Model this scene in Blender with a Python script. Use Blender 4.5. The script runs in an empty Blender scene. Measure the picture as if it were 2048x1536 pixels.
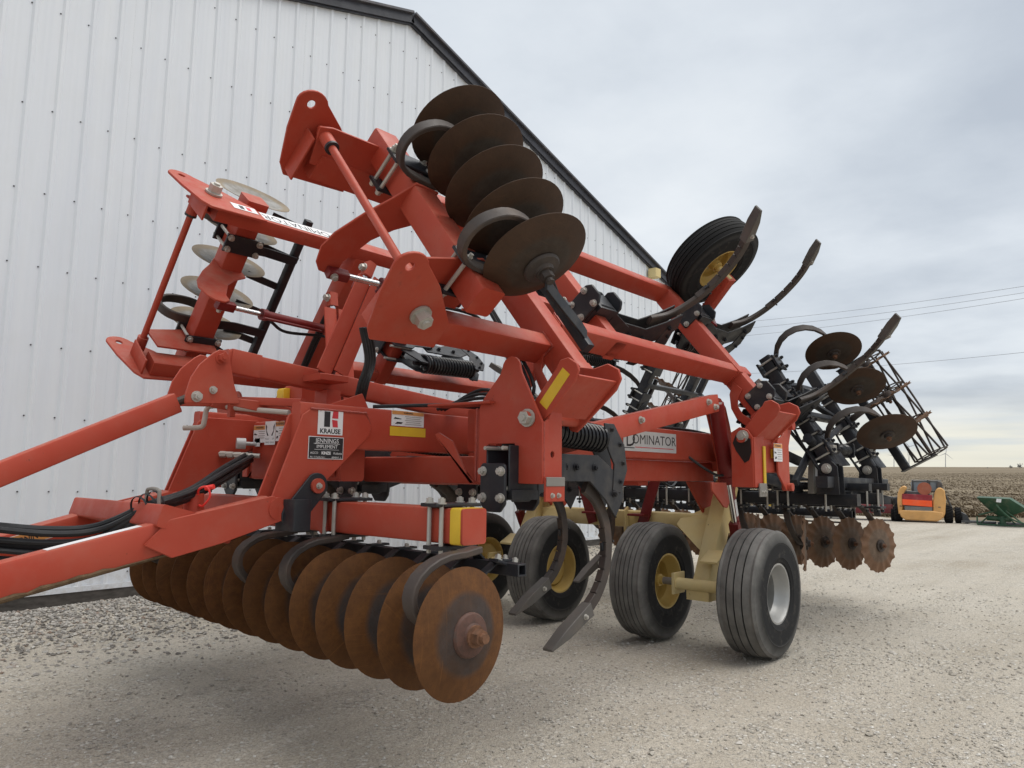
import bpy, math, random
import numpy as np
from mathutils import Vector, Matrix

# ---------------------------------------------------------------- camera, sky, sun, exposure
scene = bpy.context.scene
EYE = 1.35                                   # camera height; X runs along the shed wall, Y towards it, Z up
FPX, YAW, PITCH, ROLL = 1471.5, math.radians(48.683), math.radians(6.9327), math.radians(0.733)
fw = Vector((math.sin(YAW) * math.cos(PITCH), math.cos(YAW) * math.cos(PITCH), math.sin(PITCH)))
rt = Vector((math.cos(YAW), -math.sin(YAW), 0.0))
up = rt.cross(fw)
CR = rt * math.cos(ROLL) + up * math.sin(ROLL)
CU = up * math.cos(ROLL) - rt * math.sin(ROLL)
cam_data = bpy.data.cameras.new("camera")
cam = bpy.data.objects.new("camera", cam_data)
scene.collection.objects.link(cam)
cam.matrix_world = Matrix(((CR.x, CU.x, -fw.x, 0), (CR.y, CU.y, -fw.y, 0), (CR.z, CU.z, -fw.z, EYE), (0, 0, 0, 1)))
cam_data.sensor_width = 36.0
cam_data.lens = 36.0 * FPX / 2048.0
cam_data.clip_start, cam_data.clip_end = 0.05, 12000
scene.camera = cam

SUN_EL, SUN_AZ = math.radians(70), math.radians(135)   # azimuth from +Y towards +X: high, to the camera's right
world = bpy.data.worlds.new("World"); scene.world = world; world.use_nodes = True
wn, wl = world.node_tree.nodes, world.node_tree.links
wn.clear()
w_out = wn.new("ShaderNodeOutputWorld"); w_bg = wn.new("ShaderNodeBackground")
sky = wn.new("ShaderNodeTexSky"); sky.sky_type = 'NISHITA'; sky.sun_disc = False
sky.sun_elevation = SUN_EL; sky.sun_rotation = SUN_AZ; sky.dust_density = 3.0; sky.air_density = 1.0
w_tc = wn.new("ShaderNodeTexCoord")
# overcast: layers of cloud cover nearly all of the blue
w_sep = wn.new("ShaderNodeSeparateXYZ"); wl.new(w_tc.outputs['Generated'], w_sep.inputs[0])
def wmath(op, a, b=None, clamp=False):
    m = wn.new("ShaderNodeMath"); m.operation = op; m.use_clamp = clamp
    for i, s in enumerate((a, b)):
        if s is None: continue
        if isinstance(s, (int, float)): m.inputs[i].default_value = s
        else: wl.new(s, m.inputs[i])
    return m.outputs[0]
# project directions on a flat cloud deck
zc = wmath('ADD', wmath('MAXIMUM', w_sep.outputs[2], 0.0), 0.10)
ux = wmath('DIVIDE', w_sep.outputs[0], zc); uy = wmath('DIVIDE', w_sep.outputs[1], zc)
w_cmb = wn.new("ShaderNodeCombineXYZ"); wl.new(ux, w_cmb.inputs[0]); wl.new(uy, w_cmb.inputs[1])
def wnoise(scale, detail, rough, off):
    mp = wn.new("ShaderNodeMapping"); mp.inputs['Location'].default_value = off
    mp.inputs['Scale'].default_value = (1.0, 1.0, 1.0)
    wl.new(w_cmb.outputs[0], mp.inputs[0])
    n = wn.new("ShaderNodeTexNoise"); n.inputs['Scale'].default_value = scale
    n.inputs['Detail'].default_value = detail; n.inputs['Roughness'].default_value = rough
    wl.new(mp.outputs[0], n.inputs['Vector']); return n.outputs[0]
def wramp(fac, stops):
    r = wn.new("ShaderNodeValToRGB"); e = r.color_ramp.elements
    while len(e) > 1: e.remove(e[-1])
    e[0].position, e[0].color = stops[0][0], (*stops[0][1], 1)
    for p, c in stops[1:]:
        k = e.new(p); k.color = (*c, 1)
    wl.new(fac, r.inputs[0]); return r.outputs[0]
def wmix(fac, a, b):
    m = wn.new("ShaderNodeMix"); m.data_type = 'RGBA'
    for s, i in ((fac, 0), (a, 6), (b, 7)):
        if isinstance(s, (int, float)): m.inputs[i].default_value = s
        elif isinstance(s, tuple): m.inputs[i].default_value = (*s, 1)
        else: wl.new(s, m.inputs[i])
    return m.outputs[2]
n_big = wnoise(0.42, 4, 0.45, (1.3, 4.2, 0)); n_fine = wnoise(1.3, 7, 0.55, (7.7, 2.1, 3.0))
n_mix = wmath('ADD', wmath('MULTIPLY', n_big, 0.66), wmath('MULTIPLY', n_fine, 0.34))
cloud = wramp(n_mix, [(0.40, (0.255, 0.281, 0.315)), (0.47, (0.312, 0.338, 0.368)), (0.53, (0.370, 0.395, 0.420)), (0.61, (0.432, 0.452, 0.468))])
# low on the horizon the deck thins to pale warm light
low = wramp(wmath('MAXIMUM', w_sep.outputs[2], 0.0), [(0.0, (1, 1, 1)), (0.055, (0.75, 0.75, 0.75)), (0.085, (0.15, 0.15, 0.15)), (0.13, (0, 0, 0))])
n_bank = wn.new("ShaderNodeTexNoise"); n_bank.inputs['Scale'].default_value = 3.0; n_bank.inputs['Detail'].default_value = 5
mpb = wn.new("ShaderNodeMapping"); mpb.inputs['Scale'].default_value = (1.0, 1.0, 14.0); wl.new(w_tc.outputs['Generated'], mpb.inputs[0])
wl.new(mpb.outputs[0], n_bank.inputs['Vector'])
warm = wramp(n_bank.outputs[0], [(0.38, (0.32, 0.35, 0.365)), (0.5, (0.435, 0.425, 0.365)), (0.62, (0.48, 0.46, 0.385))])
deck = wmix(low, cloud, warm)
# the sky texture shows weakly through the cover
sk = wn.new("ShaderNodeVectorMath"); sk.operation = 'SCALE'; sk.inputs['Scale'].default_value = 10.0
wl.new(deck, sk.inputs[0])
final = wmix(0.94, sky.outputs[0], sk.outputs[0])
wl.new(final, w_bg.inputs[0]); w_bg.inputs[1].default_value = 0.10
wl.new(w_bg.outputs[0], w_out.inputs[0])

sun_data = bpy.data.lights.new("sun", 'SUN'); sun_data.energy = 1.5; sun_data.angle = math.radians(60)
sun_data.color = (1.0, 0.96, 0.90)
sun = bpy.data.objects.new("sun", sun_data); scene.collection.objects.link(sun)
sd = Vector((math.sin(SUN_AZ) * math.cos(SUN_EL), math.cos(SUN_AZ) * math.cos(SUN_EL), math.sin(SUN_EL)))
sun.rotation_euler = sd.to_track_quat('Z', 'Y').to_euler()
scene.view_settings.view_transform = 'Standard'; scene.view_settings.look = 'None'
scene.view_settings.exposure = 1.0; scene.view_settings.gamma = 1.0; scene.view_settings.use_curve_mapping = False

# ---------------------------------------------------------------- geometry of the place: a measured point -> world
def ray(x, y):
    return fw + CR * ((x - 1024) / FPX) - CU * ((y - 768) / FPX)
def onY(x, y, v):
    d = ray(x, y); t = v / d.y; return Vector((d.x * t, v, EYE + d.z * t))
def onX(x, y, v):
    d = ray(x, y); t = v / d.x; return Vector((v, d.y * t, EYE + d.z * t))
def onZ(x, y, v):
    d = ray(x, y); t = (v - EYE) / d.z; return Vector((d.x * t, d.y * t, v))
def onD(x, y, dep):
    d = ray(x, y); return Vector((0, 0, EYE)) + d * dep
YC = 3.86                                    # centre line of the implement
class Wing:
    """folded wing: hinge line along X, v along the wing, n along what is 'down' when it is unfolded"""
    def __init__(s, side, hy, hz, deg):
        a = math.radians(deg); s.side = side
        s.h = Vector((0, hy if side < 0 else 2 * YC - hy, hz))
        s.V = Vector((0, -side * math.sin(a), math.cos(a))); s.N = Vector((0, side * math.cos(a), math.sin(a)))
    def p(s, X, v, n):
        q = s.h + s.V * v + s.N * n; return Vector((X, q.y, q.z))
WN, WF = Wing(-1, 2.35, 1.63, 39), Wing(1, 2.35, 1.63, 39)
RN, RF = Wing(-1, 2.25, 1.42, 29), Wing(1, 2.25, 1.42, 29)

# ---------------------------------------------------------------- mesh building
def V(*a): return Vector(a if len(a) > 1 else a[0])
class MB:
    def __init__(s): s.v, s.f = [], []
    def add(s, vs, fs):
        o = len(s.v); s.v += [tuple(q) for q in vs]; s.f += [tuple(i + o for i in f) for f in fs]; return s
    def loft(s, rings, closed=False, cap=True):
        n = len(rings[0]); vs = [q for r in rings for q in r]; fs = []
        m = len(rings)
        for k in range(m if closed else m - 1):
            a, b = k * n, ((k + 1) % m) * n
            for i in range(n):
                j = (i + 1) % n; fs.append((a + i, a + j, b + j, b + i))
        if cap and not closed:
            fs.append(tuple(range(n - 1, -1, -1))); fs.append(tuple((m - 1) * n + i for i in range(n)))
        return s.add(vs, fs)
    def bar(s, a, b, w, h, upv=(0, 0, 1), r=0.012, seg=2):
        """square tube from a to b: w across, h along upv, rounded corners"""
        a, b = V(a), V(b); d = (b - a).normalized(); u = V(upv); u = (u - d * u.dot(d)).normalized(); sd = d.cross(u)
        r = min(r, w * .45, h * .45); ring = []
        for cx, cy, a0 in ((w / 2 - r, h / 2 - r, 0), (-w / 2 + r, h / 2 - r, 90), (-w / 2 + r, -h / 2 + r, 180), (w / 2 - r, -h / 2 + r, 270)):
            for k in range(seg + 1):
                t = math.radians(a0 + 90 * k / seg); ring.append((cx + r * math.cos(t), cy + r * math.sin(t)))
        return s.loft([[p + sd * x + u * y for x, y in ring] for p in (a, b)])
    def cyl(s, a, b, r, r2=None, n=14):
        a, b = V(a), V(b); d = (b - a).normalized(); u = d.orthogonal().normalized(); w = d.cross(u); r2 = r if r2 is None else r2
        cs = [(math.cos(2 * math.pi * i / n), math.sin(2 * math.pi * i / n)) for i in range(n)]
        return s.loft([[a + u * x * r + w * y * r for x, y in cs], [b + u * x * r2 + w * y * r2 for x, y in cs]])
    def tube(s, pts, r, n=8):
        pts = [V(p) for p in pts]; rings = []; u = None
        for i, p in enumerate(pts):
            d = (pts[min(i + 1, len(pts) - 1)] - pts[max(i - 1, 0)]).normalized()
            u = d.orthogonal().normalized() if u is None else (u - d * u.dot(d)).normalized()
            w = d.cross(u); rings.append([p + (u * math.cos(2 * math.pi * k / n) + w * math.sin(2 * math.pi * k / n)) * r for k in range(n)])
        return s.loft(rings)
    def strip(s, pts, side, w, t, w2=None, t2=None):
        """flat bar bent along pts: w along 'side', t in the bending plane"""
        pts = [V(p) for p in pts]; sd = V(side).normalized(); rings = []; m = len(pts) - 1
        for i, p in enumerate(pts):
            d = (pts[min(i + 1, m)] - pts[max(i - 1, 0)]).normalized(); n = d.cross(sd).normalized()
            f = i / m; ww = w + ((w2 or w) - w) * f; tt = t + ((t2 or t) - t) * f; c = min(ww, tt) * .18
            pr = [(ww / 2 - c, tt / 2), (-ww / 2 + c, tt / 2), (-ww / 2, tt / 2 - c), (-ww / 2, -tt / 2 + c), (-ww / 2 + c, -tt / 2), (ww / 2 - c, -tt / 2), (ww / 2, -tt / 2 + c), (ww / 2, tt / 2 - c)]
            rings.append([p + sd * x + n * y for x, y in pr])
        return s.loft(rings)
    def plate(s, pts, off):
        """flat outline pts pushed out by vector off"""
        pts = [V(p) for p in pts]; off = V(off); n = len(pts)
        return s.add(pts + [p + off for p in pts], [tuple(range(n - 1, -1, -1)), tuple(range(n, 2 * n))] + [(i, (i + 1) % n, n + (i + 1) % n, n + i) for i in range(n)])
    def holed(s, pts, off, c, r, m=16):
        """plate with a round hole at c"""
        pts = [V(p) for p in pts]; off = V(off); c = V(c)
        nrm = off.normalized(); u = (pts[0] - c); u = (u - nrm * u.dot(nrm)).normalized(); w = nrm.cross(u)
        ang = lambda p: math.atan2((p - c).dot(w), (p - c).dot(u)) % (2 * math.pi)
        # densify the outline so each sector meets the circle
        dense = []
        for i, p in enumerate(pts):
            q = pts[(i + 1) % len(pts)]
            for k in range(4): dense.append(p.lerp(q, k / 4))
        n = len(dense); circ = [c + (u * math.cos(ang(p)) + w * math.sin(ang(p))) * r for p in dense]
        vs = dense + circ + [p + off for p in dense] + [p + off for p in circ]; fs = []
        for i in range(n):
            j = (i + 1) % n
            fs += [(i, n + i, n + j, j), (2 * n + i, 2 * n + j, 3 * n + j, 3 * n + i), (i, j, 2 * n + j, 2 * n + i), (n + i, 3 * n + i, 3 * n + j, n + j)]
        return s.add(vs, fs)
    def lathe(s, prof, c, ax, n=32, cap=False):
        c, ax = V(c), V(ax).normalized(); u = ax.orthogonal().normalized(); w = ax.cross(u)
        return s.loft([[c + ax * h + (u * math.cos(2 * math.pi * k / n) + w * math.sin(2 * math.pi * k / n)) * r for k in range(n)] for r, h in prof], cap=cap)
    def box(s, c, d, r=0.004):
        c = V(c); return s.bar(c - V(d[0] / 2, 0, 0), c + V(d[0] / 2, 0, 0), d[1], d[2], r=r, seg=1)
    def coil(s, a, b, R, r, turns, n=7, m=18):
        a, b = V(a), V(b); d = (b - a); L = d.length; d = d / L; u = d.orthogonal().normalized(); w = d.cross(u); k = int(turns * m)
        return s.tube([a + d * (L * i / k) + (u * math.cos(2 * math.pi * i / m) + w * math.sin(2 * math.pi * i / m)) * R for i in range(k + 1)], r, n)
    def mesh(s, name, sharp=32):
        me = bpy.data.meshes.new(name); me.from_pydata(s.v, [], s.f); me.update()
        me.polygons.foreach_set('use_smooth', [True] * len(me.polygons))
        me.set_sharp_from_angle(angle=math.radians(sharp)); return me

COL = scene.collection
def link(o, parent=None):
    COL.objects.link(o)
    if parent is not None:
        o.parent = parent; o.matrix_parent_inverse = WORLD[parent.name].inverted()
    return o
WORLD = {}
def obj(name, mb, mat, parent=None, label=None, bevel=0.0, mtx=None):
    me = mb if isinstance(mb, bpy.types.Mesh) else mb.mesh(name)
    if mat is not None and not me.materials: me.materials.append(mat)
    o = bpy.data.objects.new(name, me); m = mtx or Matrix()
    o.matrix_basis = m; WORLD[o.name] = m.copy(); link(o, parent)
    if label: o['label'] = label
    if bevel:
        b = o.modifiers.new("edge", 'BEVEL'); b.width = bevel; b.segments = 1; b.limit_method = 'ANGLE'; b.angle_limit = math.radians(40)
    return o
def thing(name, label, cat, loc=(0, 0, 0), group=None):
    o = bpy.data.objects.new(name, None); o.empty_display_size = .2; o.location = loc; COL.objects.link(o)
    WORLD[o.name] = Matrix.Translation(V(loc)); o['label'] = label; o['category'] = cat
    if group: o['group'] = group
    return o
def tag(o, label=None, cat=None, group=None, kind=None):
    for k, v in (('label', label), ('category', cat), ('group', group), ('kind', kind)):
        if v: o[k] = v
    return o
def aim(p, z, x=None):
    """matrix at p whose Z looks along z"""
    z = V(z).normalized(); x = V(x) if x is not None else z.orthogonal(); x = (x - z * x.dot(z)).normalized(); y = z.cross(x)
    return Matrix(((x.x, y.x, z.x, p[0]), (x.y, y.y, z.y, p[1]), (x.z, y.z, z.z, p[2]), (0, 0, 0, 1)))
_b = {}
def bolt(p, ax, r, parent, mat=None, name='bolt', h=None):
    mat = mat or M['zinc']; key = (round(r, 3), mat.name, h)
    if key not in _b:
        mb = MB(); hh = h or r * 1.1
        mb.cyl((0, 0, -.002), (0, 0, r * .25), r * 1.35, n=14); mb.cyl((0, 0, r * .25), (0, 0, r * .25 + hh), r, n=6)
        mb.cyl((0, 0, r * .25 + hh), (0, 0, r * .25 + hh + r * .3), r * .5, n=10); _b[key] = mb.mesh('bolt'); _b[key].materials.append(mat)
    return obj(name, _b[key], None, parent, mtx=aim(p, ax))
def arc(c, u, w, r, a0, a1, n, r2=None):
    c, u, w = V(c), V(u), V(w)
    return [c + (u * math.cos(math.radians(a0 + (a1 - a0) * k / n)) + w * math.sin(math.radians(a0 + (a1 - a0) * k / n))) * (r + ((r2 or r) - r) * k / n) for k in range(n + 1)]
def spline(pts, n=6):
    """Catmull-Rom through pts"""
    P = [V(p) for p in pts]; P = [P[0] * 2 - P[1]] + P + [P[-1] * 2 - P[-2]]; out = []
    for i in range(1, len(P) - 2):
        for k in range(n):
            t = k / n; a, b, c, d = P[i - 1], P[i], P[i + 1], P[i + 2]
            out.append(.5 * (2 * b + (c - a) * t + (2 * a - 5 * b + 4 * c - d) * t * t + (3 * b - a - 3 * c + d) * t ** 3))
    out.append(P[-2]); return out

# ---------------------------------------------------------------- materials
M = {}
class NT:
    def __init__(s, name, rough=.5, metal=0.0, spec=.5):
        m = bpy.data.materials.new(name); m.use_nodes = True; s.m = m; s.n = m.node_tree.nodes; s.l = m.node_tree.links
        s.b = s.n['Principled BSDF']; s.b.inputs['Roughness'].default_value = rough; s.b.inputs['Metallic'].default_value = metal
        s.b.inputs['Specular IOR Level'].default_value = spec; s.tc = s.n.new('ShaderNodeTexCoord'); M[name] = m
    def vec(s, kind='Object', scale=(1, 1, 1), loc=(0, 0, 0)):
        mp = s.n.new('ShaderNodeMapping'); mp.inputs['Scale'].default_value = scale; mp.inputs['Location'].default_value = loc
        s.l.new(s.tc.outputs[kind], mp.inputs[0]); return mp.outputs[0]
    def geo(s, scale=(1, 1, 1), loc=(0, 0, 0)):
        g = s.n.new('ShaderNodeNewGeometry'); mp = s.n.new('ShaderNodeMapping'); mp.inputs['Scale'].default_value = scale; mp.inputs['Location'].default_value = loc
        s.l.new(g.outputs['Position'], mp.inputs[0]); return mp.outputs[0]
    def noise(s, scale, detail=4, rough=.55, vec=None, out=0, dist=0.0):
        n = s.n.new('ShaderNodeTexNoise'); n.inputs['Scale'].default_value = scale; n.inputs['Detail'].default_value = detail
        n.inputs['Roughness'].default_value = rough; n.inputs['Distortion'].default_value = dist
        s.l.new(vec if vec is not None else s.vec(), n.inputs['Vector']); return n.outputs[out]
    def voro(s, scale, vec=None, feat='F1', out=0, rnd=1.0):
        n = s.n.new('ShaderNodeTexVoronoi'); n.feature = feat; n.inputs['Scale'].default_value = scale; n.inputs['Randomness'].default_value = rnd
        s.l.new(vec if vec is not None else s.vec(), n.inputs['Vector']); return n.outputs[out]
    def math(s, op, a, b=None, clamp=False):
        m = s.n.new('ShaderNodeMath'); m.operation = op; m.use_clamp = clamp
        for i, q in enumerate((a, b)):
            if q is None: continue
            if isinstance(q, (int, float)): m.inputs[i].default_value = q
            else: s.l.new(q, m.inputs[i])
        return m.outputs[0]
    def ramp(s, fac, stops):
        r = s.n.new('ShaderNodeValToRGB'); e = r.color_ramp.elements
        while len(e) > 1: e.remove(e[-1])
        c3 = lambda c: (c, c, c, 1) if isinstance(c, (int, float)) else (*c, 1)
        e[0].position, e[0].color = stops[0][0], c3(stops[0][1])
        for p, c in stops[1:]:
            k = e.new(p); k.color = c3(c)
        s.l.new(fac, r.inputs[0]); return r.outputs[0]
    def mix(s, fac, a, b, mode='MIX'):
        m = s.n.new('ShaderNodeMix'); m.data_type = 'RGBA'; m.blend_type = mode
        for q, i in ((fac, 0), (a, 6), (b, 7)):
            if isinstance(q, (int, float)): m.inputs[i].default_value = q
            elif isinstance(q, tuple): m.inputs[i].default_value = (*q, 1)
            else: s.l.new(q, m.inputs[i])
        return m.outputs[2]
    def col(s, c):
        if isinstance(c, tuple): s.b.inputs['Base Color'].default_value = (*c, 1)
        else: s.l.new(c, s.b.inputs['Base Color'])
        return s
    def rough(s, f): s.l.new(f, s.b.inputs['Roughness']); return s
    def bump(s, h, strength=.3, dist=.01):
        b = s.n.new('ShaderNodeBump'); b.inputs['Strength'].default_value = strength; b.inputs['Distance'].default_value = dist
        s.l.new(h, b.inputs['Height']); s.l.new(b.outputs[0], s.b.inputs['Normal']); return s
    def radial(s):
        sp = s.n.new('ShaderNodeSeparateXYZ'); s.l.new(s.tc.outputs['Object'], sp.inputs[0])
        return s.math('SQRT', s.math('ADD', s.math('MULTIPLY', sp.outputs[0], sp.outputs[0]), s.math('MULTIPLY', sp.outputs[1], sp.outputs[1])))

def paint(name, c, dust=(.34, .26, .2), fade=None, rough=.42, amt=.35, chip=None, spec=.4, grime=False):
    t = NT(name, rough, spec=spec); fade = fade or tuple(min(1, x * 1.35 + .02) for x in c)
    a = t.ramp(t.noise(1.7, 5, .6, t.geo()), [(.35, 0), (.7, 1)])
    base = t.mix(a, c, fade)
    streak = t.ramp(t.noise(6, 6, .65, t.geo((1, 1, 1))), [(.5, 0), (.78, amt)])
    base = t.mix(streak, base, dust)
    if grime:
        run = t.ramp(t.noise(1.0, 6, .65, t.geo((22, 22, 1.6))), [(.60, 0), (.78, .45)]); zone = t.ramp(t.noise(1.3, 3, .5, t.geo(loc=(4, 7, 1))), [(.48, 0), (.62, 1)])
        base = t.mix(t.math('MULTIPLY', run, zone), base, (.16, .045, .03))
        gn = t.n.new('ShaderNodeNewGeometry'); nz = t.n.new('ShaderNodeSeparateXYZ'); t.l.new(gn.outputs['Normal'], nz.inputs[0])
        top = t.math('MULTIPLY', t.ramp(nz.outputs[2], [(.35, 0), (.9, 1)]), t.ramp(t.noise(11, 6, .7, t.geo()), [(.38, .0), (.72, .42)])); base = t.mix(top, base, (.36, .25, .18))
        scr = t.ramp(t.noise(1.0, 3, .5, t.geo((4, 4, 260))), [(.70, 0), (.74, .30)]); base = t.mix(t.math('MULTIPLY', scr, zone), base, (.50, .17, .12))
    if chip:
        ch = t.ramp(t.noise(38, 4, .6, t.geo()), [(.66, 0), (.70, 1)]); big = t.ramp(t.noise(3.1, 3, .5, t.geo(loc=(3, 1, 2))), [(.55, 0), (.66, 1)])
        base = t.mix(t.math('MULTIPLY', ch, big), base, chip)
    t.col(base); t.rough(t.ramp(t.noise(9, 5, .6, t.geo()), [(.3, rough - .08), (.75, min(1, rough + .22))]))
    t.bump(t.noise(170, 3, .5, t.geo()), .04, .004)
    return t
paint('red_paint', (.40, .050, .027), fade=(.445, .080, .047), amt=.13, rough=.45, spec=.28, chip=(.11, .045, .03), grime=True)
paint('red_dark', (.155, .013, .013), fade=(.20, .02, .017), amt=.12, rough=.38, spec=.3)
paint('black_paint', (.014, .015, .019), dust=(.16, .13, .10), fade=(.026, .027, .032), amt=.30, rough=.42)
paint('yellow_paint', (.66, .50, .205), dust=(.34, .24, .12), fade=(.69, .58, .31), amt=.22, chip=(.12, .06, .03), rough=.5)
paint('yellow_tape', (.62, .40, .02), dust=(.3, .22, .08), amt=.15, rough=.45)
paint('zinc', (.42, .40, .36), dust=(.22, .17, .12), fade=(.55, .53, .49), amt=.5, rough=.45); M['zinc'].node_tree.nodes['Principled BSDF'].inputs['Metallic'].default_value = .45
paint('worn_iron', (.040, .033, .030), dust=(.13, .080, .052), fade=(.066, .050, .042), amt=.6, rough=.55)
paint('hose', (.012, .013, .015), dust=(.10, .09, .08), fade=(.02, .021, .023), amt=.25, rough=.48)
paint('grey_pipe', (.20, .185, .165), dust=(.28, .22, .17), amt=.4, rough=.5)
t = NT('chrome', .16, 1.0); t.col((.72, .72, .72))
paint('white_decal', (.72, .72, .72), dust=(.5, .46, .42), fade=(.78, .78, .79), amt=.25, rough=.4)
paint('silver_decal', (.48, .49, .49), dust=(.4, .37, .33), fade=(.60, .61, .61), amt=.25, rough=.32)
paint('orange_decal', (.55, .24, .07), dust=(.5, .36, .22), amt=.3, rough=.45)
paint('black_decal', (.012, .012, .014), dust=(.12, .1, .09), amt=.12, rough=.4)
paint('red_decal', (.50, .03, .04), amt=.1, rough=.4)
paint('red_cap', (.75, .04, .03), amt=.05, rough=.4)
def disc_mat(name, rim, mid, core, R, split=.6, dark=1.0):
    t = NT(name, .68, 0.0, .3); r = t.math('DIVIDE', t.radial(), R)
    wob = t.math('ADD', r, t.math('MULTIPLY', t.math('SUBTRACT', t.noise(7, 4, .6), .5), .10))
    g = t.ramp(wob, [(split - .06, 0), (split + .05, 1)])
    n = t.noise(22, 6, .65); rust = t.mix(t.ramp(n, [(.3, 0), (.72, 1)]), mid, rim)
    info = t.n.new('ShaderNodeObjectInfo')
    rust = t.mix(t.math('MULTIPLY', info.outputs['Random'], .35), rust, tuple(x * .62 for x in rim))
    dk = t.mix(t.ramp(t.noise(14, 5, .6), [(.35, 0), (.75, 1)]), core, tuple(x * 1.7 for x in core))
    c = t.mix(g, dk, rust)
    sp = t.ramp(t.noise(120, 3, .6), [(.55, 0), (.75, .5)]); c = t.mix(sp, c, tuple(x * .5 for x in mid))
    of = t.n.new('ShaderNodeVectorMath'); of.operation = 'ADD'; t.l.new(t.tc.outputs['Object'], of.inputs[0]); sc_ = t.n.new('ShaderNodeVectorMath'); sc_.operation = 'SCALE'; sc_.inputs[0].default_value = (9, 5, 7); t.l.new(info.outputs['Random'], sc_.inputs['Scale']); t.l.new(sc_.outputs[0], of.inputs[1])
    bl = t.ramp(t.noise(4.5, 5, .65, of.outputs[0]), [(.40, 0), (.66, .55)]); c = t.mix(bl, c, tuple(x * .45 for x in rim))
    st_ = t.n.new('ShaderNodeMapping'); st_.inputs['Scale'].default_value = (3, 130, 3); st_.inputs['Rotation'].default_value = (0, 0, .9); t.l.new(of.outputs[0], st_.inputs[0]); scr = t.ramp(t.noise(1.0, 4, .6, st_.outputs[0]), [(.60, 0), (.72, .30)]); c = t.mix(scr, c, tuple(min(1, x * 1.5) for x in rim))
    t.col(c); t.bump(t.noise(90, 4, .6), .18, .003); return t
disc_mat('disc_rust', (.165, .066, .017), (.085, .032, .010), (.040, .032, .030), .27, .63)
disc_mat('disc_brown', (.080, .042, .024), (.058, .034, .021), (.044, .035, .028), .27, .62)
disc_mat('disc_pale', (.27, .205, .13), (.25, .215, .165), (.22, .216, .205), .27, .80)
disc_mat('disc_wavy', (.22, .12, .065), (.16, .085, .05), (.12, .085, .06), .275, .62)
t = NT('tyre_rubber', .82, 0, .25)
r_ = t.radial(); d_ = t.ramp(r_, [(.36, 0), (.455, 1)])
du = t.ramp(t.noise(5, 5, .6), [(.3, .35), (.75, 1)])
base = t.mix(t.math('MULTIPLY', d_, du), (.017, .017, .018), (.21, .203, .19))
base = t.mix(t.ramp(t.noise(16, 5, .65), [(.55, 0), (.8, .35)]), base, (.16, .14, .115))
sp_ = t.n.new('ShaderNodeSeparateXYZ'); t.l.new(t.tc.outputs['Object'], sp_.inputs[0]); zz_ = t.math('DIVIDE', sp_.outputs[2], .119)
dep = t.math('SUBTRACT', t.math('SUBTRACT', .478, t.math('MULTIPLY', t.math('MULTIPLY', zz_, zz_), .020)), r_)
grv = t.math('MULTIPLY', t.ramp(dep, [(.006, 0), (.014, 1)]), t.ramp(t.math('ABSOLUTE', sp_.outputs[2]), [(.116, 1), (.124, 0)]))
base = t.mix(grv, base, (.012, .012, .012))
t.col(base); t.bump(t.noise(60, 4, .6), .15, .004)
t = NT('groove_rubber', .9, 0, .2); t.col((.014, .014, .015))
paint('rim_gold', (.50, .34, .085), dust=(.30, .20, .09), fade=(.58, .42, .14), amt=.45, chip=(.10, .05, .03), rough=.42)
paint('rim_silver', (.36, .36, .35), dust=(.28, .25, .21), fade=(.45, .45, .44), amt=.45, rough=.38); M['rim_silver'].node_tree.nodes['Principled BSDF'].inputs['Metallic'].default_value = .5
# ================================================================ SETTING
rng = random.Random(7)
nrng = np.random.default_rng(11)
# ---- ground: one sheet to the horizon; flat yard, gentle berm at the shed, field rising behind
def ground_z(x, y):
    d = (x * .751 + y * .66)
    z = 0.0
    b = max(0.0, min(1.0, (y - 5.75) / 1.25)) if x < 14 else 0.0
    z += .20 * b * b * (3 - 2 * b)
    z += .012 * math.sin(x * 1.3 + .4) * math.cos(y * 1.1) + .008 * math.sin(2.9 * x + 1.7 * y)
    return z
def field_line(x, y):            # distance past the edge of the yard
    return (x * .97 + y * -.05) - 27.0
def terrain(x, y):
    e = field_line(x, y)
    z = ground_z(x, y) if e < 0 else 0.0
    if e > 0:
        r = math.hypot(x, y); z += .0150 * e * min(1, e / 25) + .05 * math.sin(x * .9) * math.sin(y * .7) * math.exp(-r / 200)
    return z
def axis(a, b, fine0, fine1, h, g=1.22):
    out = list(np.arange(fine0, fine1 + 1e-6, h)); s = h; q = fine1
    while q < b: s *= g; q += s; out.append(q)
    s = h; q = fine0
    while q > a: s *= g; q -= s; out.insert(0, q)
    return out
xs = axis(-400, 6000, -2, 26, .2); ys = axis(-5000, 5000, -3, 9, .2)
gv = [(x, y, terrain(x, y)) for y in ys for x in xs]
nx = len(xs)
yard_f, field_f = [], []
for j in range(len(ys) - 1):
    for i in range(nx - 1):
        f = (j * nx + i, j * nx + i + 1, (j + 1) * nx + i + 1, (j + 1) * nx + i)
        cx, cy = (xs[i] + xs[i + 1]) / 2, (ys[j] + ys[j + 1]) / 2
        (field_f if field_line(cx, cy) > 0 else yard_f).append(f)
def sheet(name, faces, mat):
    used = sorted({i for f in faces for i in f}); mp = {k: n for n, k in enumerate(used)}
    me = bpy.data.meshes.new(name); me.from_pydata([gv[k] for k in used], [], [tuple(mp[i] for i in f) for f in faces]); me.update()
    me.polygons.foreach_set('use_smooth', [True] * len(me.polygons)); me.materials.append(mat)
    o = bpy.data.objects.new(name, me); COL.objects.link(o); o['kind'] = 'structure'; return o
t = NT('gravel_yard', .92, 0, .2)
g = t.geo()
vs = t.voro(38, g, out=0); vc = t.voro(38, g, out=1); vs2 = t.voro(120, g, out=0); vc2 = t.voro(120, g, out=1)
big = t.noise(.55, 5, .6, g); trk = t.noise(1.0, 5, .6, t.geo((.16, 1.4, 1)))
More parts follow.
